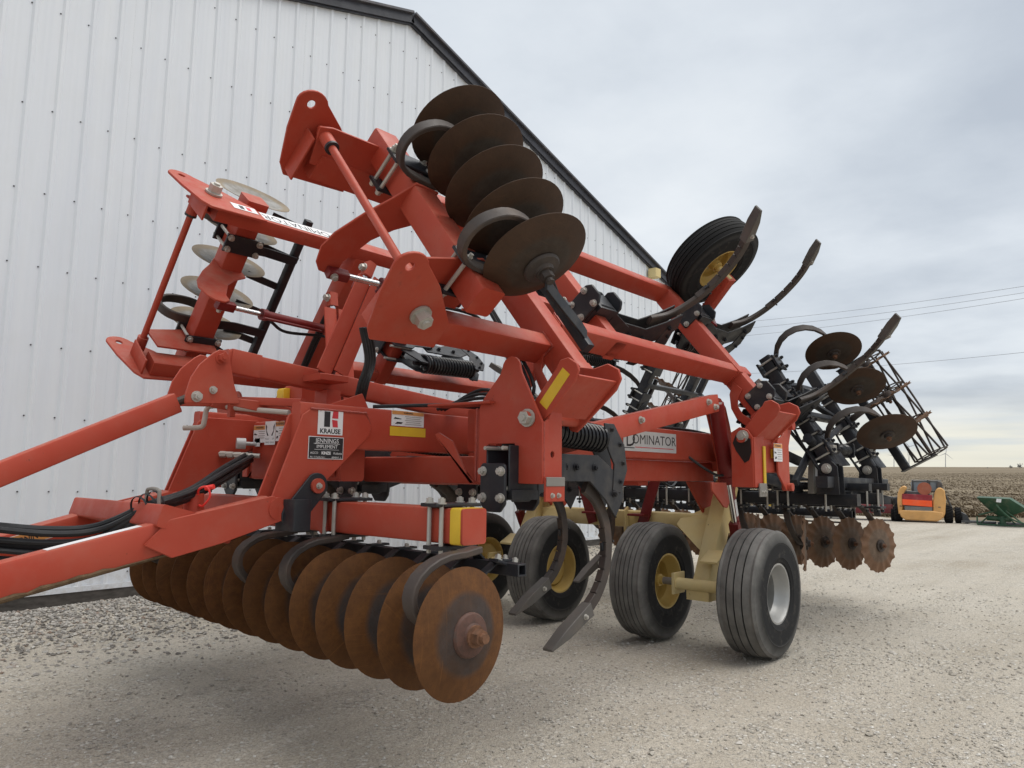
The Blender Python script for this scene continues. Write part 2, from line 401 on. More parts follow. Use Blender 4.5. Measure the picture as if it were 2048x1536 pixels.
fine = t.noise(55, 6, .7, g)
base = t.mix(t.ramp(trk, [(.32, 0), (.68, 1)]), (.345, .304, .243), (.495, .453, .385))
base = t.mix(t.ramp(big, [(.35, 0), (.65, .6)]), base, (.50, .465, .405))
bw = t.n.new('ShaderNodeSeparateColor'); t.l.new(vc, bw.inputs[0])
bw2 = t.n.new('ShaderNodeSeparateColor'); t.l.new(vc2, bw2.inputs[0])
pat = t.ramp(t.noise(2.2, 4, .6, t.geo(loc=(5, 2, 0))), [(.40, .08), (.64, 1)])
stone = t.math('MULTIPLY', t.ramp(bw.outputs[0], [(.40, 0), (.52, 1)]), t.ramp(vs, [(.36, 1), (.62, 0)]))
stone = t.math('MULTIPLY', stone, pat)
scol = t.ramp(bw.outputs[1], [(0, (.27, .25, .215)), (.5, (.50, .47, .42)), (1, (.70, .68, .63))])
base = t.mix(stone, base, scol)
grit = t.ramp(bw2.outputs[0], [(0, (.70, .70, .70)), (.5, (1, 1, 1)), (1, (1.25, 1.24, 1.22))])
base = t.mix(.75, base, grit, 'MULTIPLY')
base = t.mix(t.ramp(fine, [(.28, .38), (.46, 0)]), base, (.20, .175, .14))
t.col(base)
hgt = t.math('ADD', t.math('MULTIPLY', stone, .7), t.math('ADD', t.math('MULTIPLY', t.ramp(vs2, [(0, 1), (.7, 0)]), .28), t.math('MULTIPLY', fine, .5)))
t.bump(hgt, 1.0, .016)
t = NT('field_soil', .95, 0, .1)
g = t.geo(); a = t.noise(.9, 8, .72, t.geo((1, .55, 1))); b = t.noise(6, 8, .75, g); c = t.noise(.03, 4, .6, g)
base = t.ramp(a, [(.33, (.125, .097, .067)), (.5, (.18, .143, .10)), (.66, (.245, .20, .14))])
base = t.mix(t.ramp(b, [(.42, 0), (.66, .75)]), base, (.33, .28, .20))
base = t.mix(t.ramp(c, [(.4, 0), (.65, .45)]), base, (.13, .105, .07))
base = t.mix(t.ramp(t.noise(.16, 8, .75, t.geo((1, .35, 1))), [(.42, 0), (.6, .6)]), base, (.115, .088, .06)); base = t.mix(t.ramp(t.noise(.05, 6, .7, t.geo((1, .3, 1), (3, 9, 0))), [(.48, 0), (.64, .5)]), base, (.30, .25, .175))
t.col(base); t.bump(b, .4, .08)
ground = sheet('ground', yard_f, M['gravel_yard']); field = sheet('field', field_f, M['field_soil'])

# ---- loose stones: berm gravel along the shed, pebbles scattered over the yard
def stone_cloud(name, spots, mat, label, seed):
    r = np.random.default_rng(seed)
    phi = (1 + 5 ** .5) / 2
    oc = np.array([(1, 0, 0), (-1, 0, 0), (0, 1, 0), (0, -1, 0), (0, 0, 1), (0, 0, -1), (.6, .6, .55), (-.62, .55, .5)], float)
    of = [(0, 6, 4), (6, 2, 4), (0, 2, 6), (2, 7, 4), (7, 1, 4), (2, 1, 7), (1, 3, 4), (3, 0, 4), (2, 0, 5), (1, 2, 5), (3, 1, 5), (0, 3, 5)]
    n = len(spots); k = len(oc)
    vs = np.zeros((n * k, 3)); sp = np.array(spots)
    for i in range(n):
        x, y, z, s = sp[i]; a = r.uniform(0, 6.28); ca, sa = math.cos(a), math.sin(a)
        q = oc * r.uniform(.7, 1.3, (k, 1)) * np.array([1, r.uniform(.6, .95), r.uniform(.45, .75)]) * s
        vs[i * k:(i + 1) * k] = np.stack([q[:, 0] * ca - q[:, 1] * sa + x, q[:, 0] * sa + q[:, 1] * ca + y, q[:, 2] + z + s * .15], 1)
    fs = (np.array(of)[None] + (np.arange(n) * k)[:, None, None]).reshape(-1, 3)
    me = bpy.data.meshes.new(name); me.from_pydata(vs.tolist(), [], fs.tolist()); me.update(); me.materials.append(mat)
    o = bpy.data.objects.new(name, me); COL.objects.link(o); tag(o, label, 'gravel', kind='stuff'); return o
def stone_mat(name, stops):
    t = NT(name, .9, 0, .2); g = t.n.new('ShaderNodeNewGeometry')
    c = t.ramp(g.outputs['Random Per Island'], stops)
    c = t.mix(t.ramp(t.noise(70, 4, .6, t.geo()), [(.35, 0), (.7, .45)]), c, (.22, .2, .17)); t.col(c); t.bump(t.noise(160, 3, .6, t.geo()), .3, .004)
stone_mat('berm_stone', [(0, (.14, .13, .12)), (.3, (.27, .255, .235)), (.6, (.41, .39, .36)), (.88, (.55, .53, .49)), (1, (.23, .16, .12))])
stone_mat('yard_stone', [(0, (.30, .275, .235)), (.35, (.42, .39, .34)), (.75, (.53, .50, .455)), (1, (.68, .66, .61))])
sp = []
for _ in range(11000):
    x = rng.uniform(1.2, 6.5) if rng.random() < .85 else rng.uniform(6.5, 13.5); y = 7.0 - abs(rng.gauss(0, .52)); 
    sp.append((x, y, terrain(x, y), rng.choice((.010, .012, .014, .016, .019, .023))))
stone_cloud('berm_gravel', sp, M['berm_stone'], 'coarse grey crushed stone banked against the foot of the white shed wall', 3)
sp = []
while len(sp) < 34000:
    d = 2.2 + 9 * rng.random() ** 1.9; px_ = rng.uniform(-60, 2110)
    q = ray(px_, 1100); h = V(q.x, q.y, 0).normalized() * d
    if h.y > 6.6: continue
    den = .5 + .5 * math.sin(h.x * 1.7 + 1.1) * math.cos(h.y * 2.3 - .6) + .35 * math.sin(h.x * .6 - h.y * .8)
    if rng.random() > .18 + .75 * max(0, den): continue
    sp.append((h.x, h.y, terrain(h.x, h.y), rng.choice((.0035, .004, .004, .0045, .005, .0055, .006, .007, .008, .010, .0125)) * (2.0 if rng.random() < .012 else 1) * (1 if d < 6 else 1.25)))
stone_cloud('yard_pebbles', sp, M['yard_stone'], 'loose pale limestone pebbles scattered over the gravel yard', 5)
# ---- a few single rocks at the foot of the wall
def rock(p, s, mat, label, seed):
    r = np.random.default_rng(seed); mb = MB(); n, m = 9, 6; rings = []
    for j in range(m + 1):
        th = math.pi * j / m; rings.append([V(p[0] + s * math.sin(th) * math.cos(2 * math.pi * i / n) * r.uniform(.8, 1.15), p[1] + s * .8 * math.sin(th) * math.sin(2 * math.pi * i / n) * r.uniform(.8, 1.15), p[2] + s * .8 * math.cos(th) * r.uniform(.9, 1.1)) for i in range(n)])
    mb.loft(rings); o = obj('rock', mb.mesh('rock', 20), mat); tag(o, label, 'rock', 'rocks at the foot of the shed wall')
t = NT('rock_brown', .9, 0, .2); t.col(t.ramp(t.noise(14, 5, .6, t.geo()), [(.3, (.15, .075, .055)), (.7, (.26, .15, .115))])); t.bump(t.noise(30, 5, .6, t.geo()), .5, .01)
t = NT('rock_pale', .9, 0, .2); t.col(t.ramp(t.noise(18, 5, .6, t.geo()), [(.3, (.40, .38, .34)), (.7, (.58, .56, .51))])); t.bump(t.noise(30, 5, .6, t.geo()), .5, .01)
def rockat(x, y, s, mat, label, seed):
    q = onZ(x, y, .17); rock((q.x, min(q.y, 6.93), terrain(q.x, min(q.y, 6.93)) + s * .35), s, mat, label, seed)
rockat(282, 1186, .058, M['rock_brown'], 'reddish brown rock, largest at the foot of the shed wall', 1)
rockat(290, 1199, .022, M['rock_pale'], 'small round white stone in front of the brown rock', 2)
rockat(308, 1197, .042, M['rock_pale'], 'pale flat stone to the right of the brown rock', 3)
rockat(238, 1182, .035, M['rock_pale'], 'small grey stone to the left of the brown rock', 4)
rockat(255, 1190, .032, M['rock_brown'], 'small reddish stone between the grey stone and the brown rock', 5)

# ---- crop residue on the field, near part
sp = 42000
px_ = nrng.uniform(1380, 2120, sp); dd = 26.5 + 190 * nrng.random(sp) ** 2.0
vs, fs = [], []
for i in range(sp):
    q = ray(px_[i], 960); hh = V(q.x, q.y, 0) * (dd[i] / (q.x * fw.x + q.y * fw.y))
    e = field_line(hh.x, hh.y)
    if e < .3: continue
    a = nrng.uniform(0, math.pi); L = nrng.uniform(.06, .20); w = nrng.uniform(.006, .015) * (1 + dd[i] / 120); hz = nrng.uniform(.01, .10)
    z = terrain(hh.x, hh.y); dx, dy = math.cos(a) * L / 2, math.sin(a) * L / 2; ox, oy = -math.sin(a) * w, math.cos(a) * w
    o = len(vs)
    vs += [(hh.x - dx - ox, hh.y - dy - oy, z + .01), (hh.x - dx + ox, hh.y - dy + oy, z + .03), (hh.x + dx + ox, hh.y + dy + oy, z + hz + .02), (hh.x + dx - ox, hh.y + dy - oy, z + hz)]
    fs.append((o, o + 1, o + 2, o + 3))
me = bpy.data.meshes.new('crop_residue'); me.from_pydata(vs, [], fs); me.update()
t = NT('stalk', .9, 0, .2); gg = t.n.new('ShaderNodeNewGeometry'); t.col(t.ramp(gg.outputs['Random Per Island'], [(0, (.12, .094, .064)), (.4, (.175, .138, .094)), (.8, (.225, .18, .122)), (1, (.29, .24, .165))])); me.materials.append(M['stalk'])
o = bpy.data.objects.new('crop_residue', me); COL.objects.link(o); tag(o, 'dry corn stalks and husks lying over the harvested field', 'crop residue', kind='stuff')

# ---- the shed: gable wall of ribbed white steel
WY, WL0, WR0, RX, RZ, PITCH_ = 7.05, -2.04, 13.80, 5.88, 7.30, .322
t = NT('white_steel', .42, 0, .45)
st = t.noise(1.0, 6, .6, t.geo((9, 1, .35))); sm = t.noise(3.5, 5, .6, t.geo())
c = t.mix(t.ramp(st, [(.3, 0), (.7, 1)]), (.70, .735, .785), (.755, .785, .82)); c = t.mix(t.ramp(sm, [(.45, 0), (.8, .22)]), c, (.68, .69, .68))
zz = t.n.new('ShaderNodeSeparateXYZ'); t.l.new(t.geo(), zz.inputs[0]); spl = t.math('MULTIPLY', t.ramp(zz.outputs[2], [(.30, 1), (.62, .35), (1.1, 0)]), t.ramp(t.noise(14, 6, .7, t.geo()), [(.45, 0), (.72, .6)])); c = t.mix(spl, c, (.40, .36, .30))
t.col(c); t.rough(t.ramp(t.noise(8, 4, .6, t.geo((4, 1, .6))), [(.3, .38), (.7, .55)])); t.bump(t.noise(2.0, 3, .5, t.geo((1, 1, .5))), .16, .03)
paint('dark_trim', (.030, .031, .038), dust=(.12, .12, .13), fade=(.05, .05, .06), amt=.3, rough=.38)
t = NT('foundation', .9, 0, .2); t.col(t.ramp(t.noise(9, 5, .6, t.geo((1, 1, 3))), [(.3, (.055, .05, .046)), (.7, (.12, .11, .10))]))
t = NT('screw_head', .5, .5); t.col((.07, .07, .075))
paint('roof_steel', (.06, .06, .07), amt=.2)
shed = thing('metal_shed', 'white ribbed steel shed with dark roof trim behind the tillage machine', 'shed', (5.88, 12, 0))
BOT = .30
roofz = lambda x: RZ - abs(x - RX) * PITCH_
RIB0 = 1.6753 + .038
def wall_profile(x0, x1):
    """outline (x, depth) of one panel: major ribs every 9 inches, faint pencil ribs between"""
    pts = [(x0, 0.0)]
    k0 = math.floor((x0 - RIB0) / .2286) - 1
    for k in range(k0, k0 + 8):
        c = RIB0 + k * .2286
        for dx, dp in ((-.030, 0), (-.011, .016), (.011, .016), (.030, 0), (.080, 0), (.090, .0014), (.100, 0), (.128, 0), (.138, .0014), (.148, 0)):
            if x0 + 1e-4 < c + dx < x1 - 1e-4: pts.append((c + dx, dp))
    pts.append((x1, 0.0)); return pts
k = 0; x = RIB0 - .114 - .9144 * 4
while x < WR0 - .01:
    xa, xb = max(x, WL0), min(x + .9144, WR0)
    if xb > WL0 + .02:
        pr = wall_profile(xa, xb); mb = MB(); n = len(pr); off = .0008 * (k % 2)
        brk = [i for i in range(n)]
        vs = [(px_, WY - dp - off, BOT) for px_, dp in pr] + [(px_, WY - dp - off, roofz(px_) - .02) for px_, dp in pr]
        if xa < RX < xb: pass
        mb.add(vs, [(i, i + 1, n + i + 1, n + i) for i in range(n - 1)])
        obj('wall_panel', mb.mesh('wall_panel', 25), M['white_steel'], shed)
    x += .9144; k += 1
# screws beside the ribs, in rows along the girts
mb = MB(); rows = [.431, 1.153, 1.768, 2.373, 3.036, 3.683, 4.427, 5.337, 6.101, 6.80]
for rz in rows:
    kk = -16
    while True:
        sx = 1.6753 + .2286 * kk; kk += 1
        if sx > WR0: break
        if sx < WL0 + .1 or rz > roofz(sx) - .15: continue
        zz = rz + rng.uniform(-.008, .008); sx += rng.uniform(-.005, .005)
        mb.cyl((sx, WY + .001, zz), (sx, WY - .008, zz), .0072, .005, n=7)
o = obj('wall_screw', mb, M['screw_head'], shed); o['kind'] = 'stuff'
# rake trim, base trim, foundation
for s, xe in ((-1, WL0 - .25), (1, WR0 + .25)):
    ze = roofz(xe); d = V(xe - RX, 0, ze - RZ).normalized(); nrm = V(0, 1, 0).cross(d) * (1 if s < 0 else 1); nrm = V(-d.z, 0, d.x) * (1 if s > 0 else -1)
    if nrm.z < 0: nrm = -nrm
    a, b = V(RX, WY - .05, RZ), V(xe, WY - .05, ze)
    mb = MB(); mb.plate([a + nrm * .055, b + nrm * .055, b - nrm * .085, a - nrm * .085], (0, -.02, 0)); obj('rake_trim', mb, M['dark_trim'], shed)
    mb = MB(); mb.plate([a - nrm * .083 + V(0, .002, 0), b - nrm * .083 + V(0, .002, 0), b - nrm * .105 + V(0, .002, 0), a - nrm * .105 + V(0, .002, 0)], (0, .035, 0)); obj('trim_channel', mb, M['dark_trim'], shed)
    mb = MB(); mb.plate([a + nrm * .06 + V(0, -.06, 0), b + nrm * .06 + V(0, -.06, 0), b + nrm * .03 + V(0, -.06, 0), a + nrm * .03 + V(0, -.06, 0)], (0, 17.5, 0)); obj('roof', mb, M['roof_steel'], shed)
mb = MB(); mb.plate([(WL0, WY - .022, BOT), (WR0, WY - .022, BOT), (WR0, WY - .022, BOT + .045), (WL0, WY - .022, BOT + .045)], (0, .012, 0)); obj('base_trim', mb, M['white_steel'], shed)
mb = MB(); mb.plate([(WL0, WY - .015, -.05), (WR0, WY - .015, -.05), (WR0, WY - .015, BOT + .002), (WL0, WY - .015, BOT + .002)], (0, .05, 0)); obj('foundation_board', mb, M['foundation'], shed)
mb = MB(); mb.plate([(WR0, WY, -.05), (WR0, WY + 17, -.05), (WR0, WY + 17, roofz(WR0)), (WR0, WY, roofz(WR0))], (-.02, 0, 0)); obj('side_wall', mb, M['white_steel'], shed)
mb = MB(); mb.plate([(WR0 - .07, WY - .03, BOT), (WR0 + .03, WY - .03, BOT), (WR0 + .03, WY - .03, roofz(WR0) - .05), (WR0 - .07, WY - .03, roofz(WR0) - .05)], (0, .02, 0)); obj('corner_trim', mb, M['white_steel'], shed)
q = onY(1309, 549, WY - .12)
mb = MB(); mb.bar(q + V(0, .1, -.10), q + V(0, .1, .12), .24, .02); mb.bar(q + V(0, 0, -.06), q + V(0, 0, .1), .2, .18, (0, 1, 0), .03)
obj('wall_light', mb, M['yellow_paint'], shed, 'small cream lamp box high on the wall')
# ================================================================ THE TILLAGE IMPLEMENT
RIP = thing('disk_ripper', 'red folded disk ripper with rusty disc gang, cream axle and four rib tyres', 'tillage implement', (4.6, YC, 0))
RED, RDK, BLK, YEL, ZN, IRON = M['red_paint'], M['red_dark'], M['black_paint'], M['yellow_paint'], M['zinc'], M['worn_iron']
def part(name, mb, mat, parent=RIP, label=None, bevel=0.0): return obj(name, mb, mat, parent, label, bevel)
mir = lambda p: V(p[0], 2 * YC - p[1], p[2])

# ---------------- shared meshes: discs, tyres
def disc_mesh(R, dish, thick, wavy=0, mat=None, n=48, name='disc_blade'):
    mb = MB(); rings = []
    prof = [(.02, 0), (R * .35, dish * .10), (R * .62, dish * .36), (R * .85, dish * .72), (R, dish)]
    if wavy: prof = [(.02, 0), (R * .45, dish * .2), (R * .62, dish * .4), (R * .8, dish * .7), (R * .96, dish), (R, dish)]
    for side in (0, 1):
        for r, h in (prof if side == 0 else prof[::-1]):
            ring = []
            for k in range(n):
                a = 2 * math.pi * k / n; q = max(0, (r / R - .55) / .45)
                hh = h + (wavy * q * math.sin(14 * a) if wavy else 0); rr = r * (1 - (.022 * q * (1 + math.cos(28 * a)) if wavy else 0))
                ring.append(V(rr * math.cos(a), rr * math.sin(a), hh - (thick * (1 - .6 * (r / R) ** 3) if side else 0)))
            rings.append(ring)
    mb.loft(rings, cap=False); me = mb.mesh(name, 40); me.materials.append(mat); return me
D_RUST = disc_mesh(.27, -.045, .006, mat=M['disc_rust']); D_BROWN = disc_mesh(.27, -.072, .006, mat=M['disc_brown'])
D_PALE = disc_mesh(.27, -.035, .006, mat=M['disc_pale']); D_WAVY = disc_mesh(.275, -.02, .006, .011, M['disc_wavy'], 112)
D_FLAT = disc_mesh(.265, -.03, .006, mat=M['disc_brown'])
def spool(mb, a, b, r): mb.cyl(a, b, r, n=12)

# ---------------- disc gang builder
def c_hanger(a, b, bul, side, parent, mat=IRON, w=.062, t=.026):
    """C-shaped spring hanger from clamp a to bearing b, bulging along bul"""
    a, b, bul = V(a), V(b), V(bul); c = (a + b) / 2
    L = (b - a).length; ax = (b - a).normalized(); bu = bul.normalized(); R = bul.length
    pts = [a - bu * .12 + ax * -.015, a - bu * .02]
    for k in range(13):
        th = math.pi * (k / 12); pts.append(c - ax * math.cos(th) * L * .5 + bu * math.sin(th) * R)
    pts.append(b - bu * .05)
    return part('spring_hanger', MB().strip(pts, side, w, t), mat, parent)
def gang(a, b, n, mesh, hangers, bul, upv, first=0.0, name='gang_axle', flange=True, mat=IRON, fm='flange_rust', nm='nut_rust', yaw=0.0):
    a, b = V(a), V(b); d = (b - a).normalized(); L = (b - a).length
    mb = MB(); mb.cyl(a - d * .05, b + d * .03, .022, n=10)
    for k in range(n):
        p = a + d * (L * k / (n - 1))
        if k < n - 1:
            q = a + d * (L * (k + 1) / (n - 1)); mb.lathe([(.06, .01), (.036, .05), (.03, (q - p).length * .5), (.036, (q - p).length - .06), (.06, (q - p).length - .02)], p, d, 14)
    ax = part(name, mb, mat)
    for k in range(n):
        p = a + d * (L * k / (n - 1))
        wb = Matrix.Rotation(yaw + .012 * math.sin(k * 2.1), 3, 'Z')
        obj('disc_blade', mesh, None, ax, mtx=aim(p, wb @ -d, upv) @ Matrix.Rotation(k * .77, 4, 'Z'))
    if flange:
        f = MB(); f.lathe([(.012, .035), (.045, .034), (.052, .024), (.085, .016), (.092, .006), (.092, 0)], a, -d, 24, cap=True)
        part('end_flange', f, M[fm], ax)
        bolt(a - d * .034, -d, .034, ax, M[nm], 'axle_nut', .036)
        obj('axle_end', MB().cyl(a - d * .05, a - d * .10, .020, n=10), M[nm], ax)
    return ax
t = NT('flange_rust', .7); t.col(t.ramp(t.noise(24, 5, .6, t.geo()), [(.3, (.060, .031, .022)), (.55, (.105, .048, .034)), (.75, (.075, .056, .046))])); t.bump(t.noise(90, 3, .6, t.geo()), .25, .003)
t = NT('nut_rust', .75); t.col(t.ramp(t.noise(30, 5, .6, t.geo()), [(.3, (.09, .045, .026)), (.7, (.22, .10, .05))])); t.bump(t.noise(120, 3, .6, t.geo()), .3, .003)

# ---------------- front gang of the centre section
GA, GB = V(2.235, 2.18, .69), V(2.40, 5.26, .69)
fg = gang(GA, GB, 14, D_RUST, None, None, (0, 0, 1), yaw=.085)
gd = (GB - GA).normalized()
TBA, TBB = V(2.425, 2.345, 1.11), V(2.39, 5.37, 1.11)
part('gang_toolbar', MB().bar(TBA, TBB, .155, .16, r=.014), RED)
td = (TBB - TBA).normalized()
for p, lab in ((TBA + td * .045, 'yellow reflective band on the near end of the gang bar'), (TBB - td * .045, None)):
    part('reflector_band', MB().bar(p - td * .032, p + td * .032, .1595, .1645, r=.014), M['yellow_tape'], label=lab)
for yy, yc_ in ((2.30, 2.50), (3.245, 3.30), (3.715, 3.74), (5.02, 5.05)):
    f = (yy - GA.y) / (GB.y - GA.y); b = GA.lerp(GB, f); tx = TBA.lerp(TBB, (yy - TBA.y) / (TBB.y - TBA.y)).x
    h = c_hanger((tx - .15, yy, 1.0), (b.x + .015, yy, .70), (-.255, 0, 0), (0, 1, 0), fg, w=.07, t=.03); yb_ = yy; yy = yc_
    mb = MB(); mb.bar((tx - .12, yy, 1.012), (tx + .12, yy, 1.012), .11, .018, r=.003); part('clamp_plate', mb, BLK)
    mb = MB(); mb.bar((tx - .125, yy + .02, 1.202), (tx + .125, yy - .02, 1.202), .13, .016, r=.003); part('clamp_plate', mb, BLK)
    for sx in (-.098, .098):
        for sy in (-.04, .04):
            mb = MB(); mb.cyl((tx + sx, yy + sy, .985), (tx + sx, yy + sy, 1.205), .0105, n=8); part('clamp_rod', mb, ZN)
            bolt((tx + sx, yy + sy, 1.21), (0, 0, 1), .017, RIP)
    mb = MB(); mb.cyl((b.x, yb_ - .055, .70), (b.x, yb_ + .055, .70), .052, n=14); part('gang_bearing', mb, IRON, fg)
# scraper bar behind the discs
SA, SB = V(2.66, 2.26, .905), V(2.78, 5.35, .905)
def sq_tube(a, b, w, name, mat, up_=(0, 0, 1), t_=.008):
    """open square tube"""
    a, b = V(a), V(b); d = (b - a).normalized(); u = V(up_); u = (u - d * u.dot(d)).normalized(); s = d.cross(u); o, i = w / 2, w / 2 - t_
    ring = lambda p, r: [p + s * x * r + u * y * r for x, y in ((1, 1), (-1, 1), (-1, -1), (1, -1))]
    return part(name, MB().loft([ring(a, i), ring(a, o), ring(b, o), ring(b, i), ring(a, i)], cap=False), mat, bevel=.002)
sq_tube(SA, SB, .058, 'scraper_bar', BLK)
sdr = (SB - SA).normalized()
for k in range(13):
    p = SA + sdr * (.13 + .25 * k)
    mb = MB(); mb.bar(p + V(-.055, 0, .034), p + V(.075, 0, .034), .05, .012, r=.002); mb.strip([p + V(-.05, 0, .03), p + V(-.16, .03, -.05), p + V(-.24, .07, -.11)], (0, 1, 0), .05, .009); part('scraper', mb, BLK)
    bolt(p + V(.02, 0, .04), (0, 0, 1), .012, RIP)
for yy in (2.55, 3.9, 5.1):
    mb = MB(); mb.strip([(2.47, yy, 1.02), (2.60, yy, 1.0), (2.68, yy, .93)], (0, 1, 0), .07, .012); part('scraper_bracket', mb, BLK)
mb = MB(); mb.bar(SA + V(-.09, .10, .045), SA + V(.10, .10, -.02), .06, .014, r=.002); part('scraper_plate', mb, BLK)
bolt(SA + V(.06, .10, .02), (.2, 0, 1), .016, RIP); bolt(SA + V(-.06, .10, .045), (.2, 0, 1), .016, RIP)

# ---------------- masts and centre beams (two, either side of the centre line)
def mast_poly(y, dx=0): return [V(x + dx, y, z) for x, z in ((1.955, 1.225), (1.925, 1.17), (1.945, 1.115), (2.01, 1.10), (2.06, 1.12), (2.29, 1.325), (2.53, 1.545), (2.545, 1.60), (2.50, 1.665), (2.15, 1.665), (2.105, 1.635), (2.09, 1.59))]
YM = 3.27
for s, ym in ((1, YM), (-1, 2 * YC - YM)):
    mb = MB(); mb.bar((2.10, ym + s * .05, 1.585), (3.38, ym + s * .05, 1.585), .082, .235, r=.016); part('main_beam', mb, RED, label='near front frame beam with decals' if s > 0 else None)
    for off in (0, .095):
        y = ym + s * off
        part('mast_plate', MB().plate(mast_poly(y - .006, -.02 if off else 0), (0, .012, 0)), RED, bevel=.003)
    mb = MB(); mb.cyl((2.185, ym - s * .056, 1.275), (2.185, ym + s * .14, 1.275), .038, n=20); part('pivot_pin', mb, RED)
    mb = MB(); mb.cyl((1.985, ym - s * .028, 1.165), (1.985, ym + s * .13, 1.165), .055, n=20); part('tongue_pivot', mb, RED)
    bolt((2.185, ym - s * .056, 1.275), (0, -s, 0), .012, RIP)
    # black link strap and its block
    mb = MB(); pts = arc((2.185, 0, 1.275), (1, 0, 0), (0, 0, 1), .066, -55, 125, 10) + arc((2.06, 0, 1.13), (1, 0, 0), (0, 0, 1), .066, 125, 305, 8)
    mb.plate([V(p.x, ym - s * .026, p.z) for p in pts], (0, -s * .014, 0)); part('link_strap', mb, BLK, bevel=.003)
    mb = MB(); mb.bar((2.055, ym - s * .04, 1.06), (2.055, ym - s * .04, 1.21), .17, .10, (1, 0, 0), .012); part('link_block', mb, BLK)
    bolt((2.045, ym - s * .09, 1.135), (0, -s, 0), .028, RIP, M['black_paint'], h=.012)
# box between the masts with the warning decals
mb = MB(); mb.bar((2.52, YM + .12, 1.475), (2.52, 2 * YC - YM - .12, 1.475), .16, .36, r=.02); part('cross_box', mb, RED)
mb = MB(); mb.plate([(2.435, 3.43, 1.32), (2.435, 4.02, 1.32), (2.435, 4.02, 1.585), (2.435, 3.95, 1.60), (2.435, 3.43, 1.60)], (-.014, 0, 0)); part('cover_plate', mb, RED, bevel=.006)
mb = MB(); mb.bar(onX(606, 806, 2.28), onX(459, 801, 2.09), .05, .045, r=.006); part('latch_bar', mb, RED)
q = onX(463, 812, 2.085); part('latch_lug', MB().box(q, (.03, .035, .125)), RED)
# crank handle (grey pipe)
paint('crank_grey', (.36, .33, .29), dust=(.3, .24, .18), amt=.3, rough=.45)
cr = [V(2.5, 3.32, 1.625), V(2.30, 4.08, 1.63), V(2.27, 4.2, 1.63), V(2.26, 4.22, 1.60), V(2.255, 4.225, 1.49), V(2.25, 4.25, 1.46), V(2.16, 4.42, 1.46)]
cr = [onX(578, 825, 2.22), onX(470, 816, 2.10), onX(428, 812, 2.03), onX(414, 818, 2.0), onX(409, 840, 1.985), onX(402, 854, 1.975), onX(367, 856, 1.91)]
part('crank_handle', MB().tube(spline(cr, 5), .0145, 10), M['crank_grey'])

# ---------------- tongue: A-frame of square tube, hose bundle, jack socket
HIT = V(-1.25, YC, .40)
for s, ym in ((1, YM), (-1, 2 * YC - YM)):
    a = V(1.99, ym + s * .047, 1.165); b = HIT + V(.2, -s * .07, .02)
    d = (b - a).normalized()
    part('tongue_arm', MB().bar(a + d * .42, b, .105, .155, r=.016), RED, label='near arm of the tongue, mud along its lower edge' if s > 0 else None)
    mb = MB(); q = a + d * .62; u = V(0, 0, 1); u = (u - d * u.dot(d)).normalized(); y0 = -s * .064
    oq = V(0, y0, 0)
    mb.plate([q + u * .0 + oq, q - d * .12 + u * .083 + oq, a + u * .07 + d * .02 + oq, a - d * .03 + oq, a - u * .06 + oq, a + d * .30 - u * .085 + oq, q - d * .10 - u * .086 + oq], (0, -s * .012, 0)); part('gusset_plate', mb, RED, bevel=.003)
    mb = MB(); mb.bar(a + d * .03, a + d * .46, .10, .14, r=.01); part('tongue_clevis', mb, RED)
mb = MB(); a, b = V(1.62, YM + .05, 1.10), V(1.62, 2 * YC - YM - .05, 1.10); mb.bar(a, b, .36, .10, (0.28, 0, 1), .012); part('tongue_crosstie', mb, RED)
mb = MB(); mb.plate([(HIT.x - .35, YC - .06, .36), (HIT.x + .35, YC - .14, .36), (HIT.x + .35, YC + .14, .36), (HIT.x - .35, YC + .06, .36)], (0, 0, .09)); part('hitch_plate', mb, RED, bevel=.006)
# mud on the near arm's lower edge
a = V(1.99, YM + .047, 1.165); b = HIT + V(.2, -.07, .02); d = (b - a).normalized(); rr = random.Random(4); mb = MB(); rings = []
t = NT('dried_mud', .95, 0, .1); t.col(t.ramp(t.noise(25, 5, .6, t.geo()), [(.3, (.085, .055, .033)), (.7, (.17, .115, .07))])); t.bump(t.noise(60, 4, .7, t.geo()), .6, .01)
for k in range(30):
    p = a + d * (.50 + k * .045) + V(0, -.0535, -.070); w = (.003 + .012 * abs(math.sin(k * 1.3)) + rr.uniform(0, .012)) * min(1, .15 + k / 14)
    rings.append([p + V(0, -.002, w * 1.1), p + V(0, -.006, w * .4), p + V(0, -.003, -.004), p + V(0, .006, -.010), p + V(0, .012, -.008), p + V(0, .012, .001), p + V(0, .006, .004)])
mb.loft(rings); o = part('dried_mud', mb, M['dried_mud'])
# white stripe decals on the tongue
u = V(0, 0, 1); u = (u - d * u.dot(d)).normalized(); sd = d.cross(u)
p = a + d * .60 + u * .0785 + V(0, -.02, 0)
part('white_decal', MB().plate([p + V(0, -.02, 0), p + V(0, .035, 0), p + d * .36 + V(0, .035, 0), p + d * .36 + V(0, -.02, 0)], u * .0012), M['white_decal'])
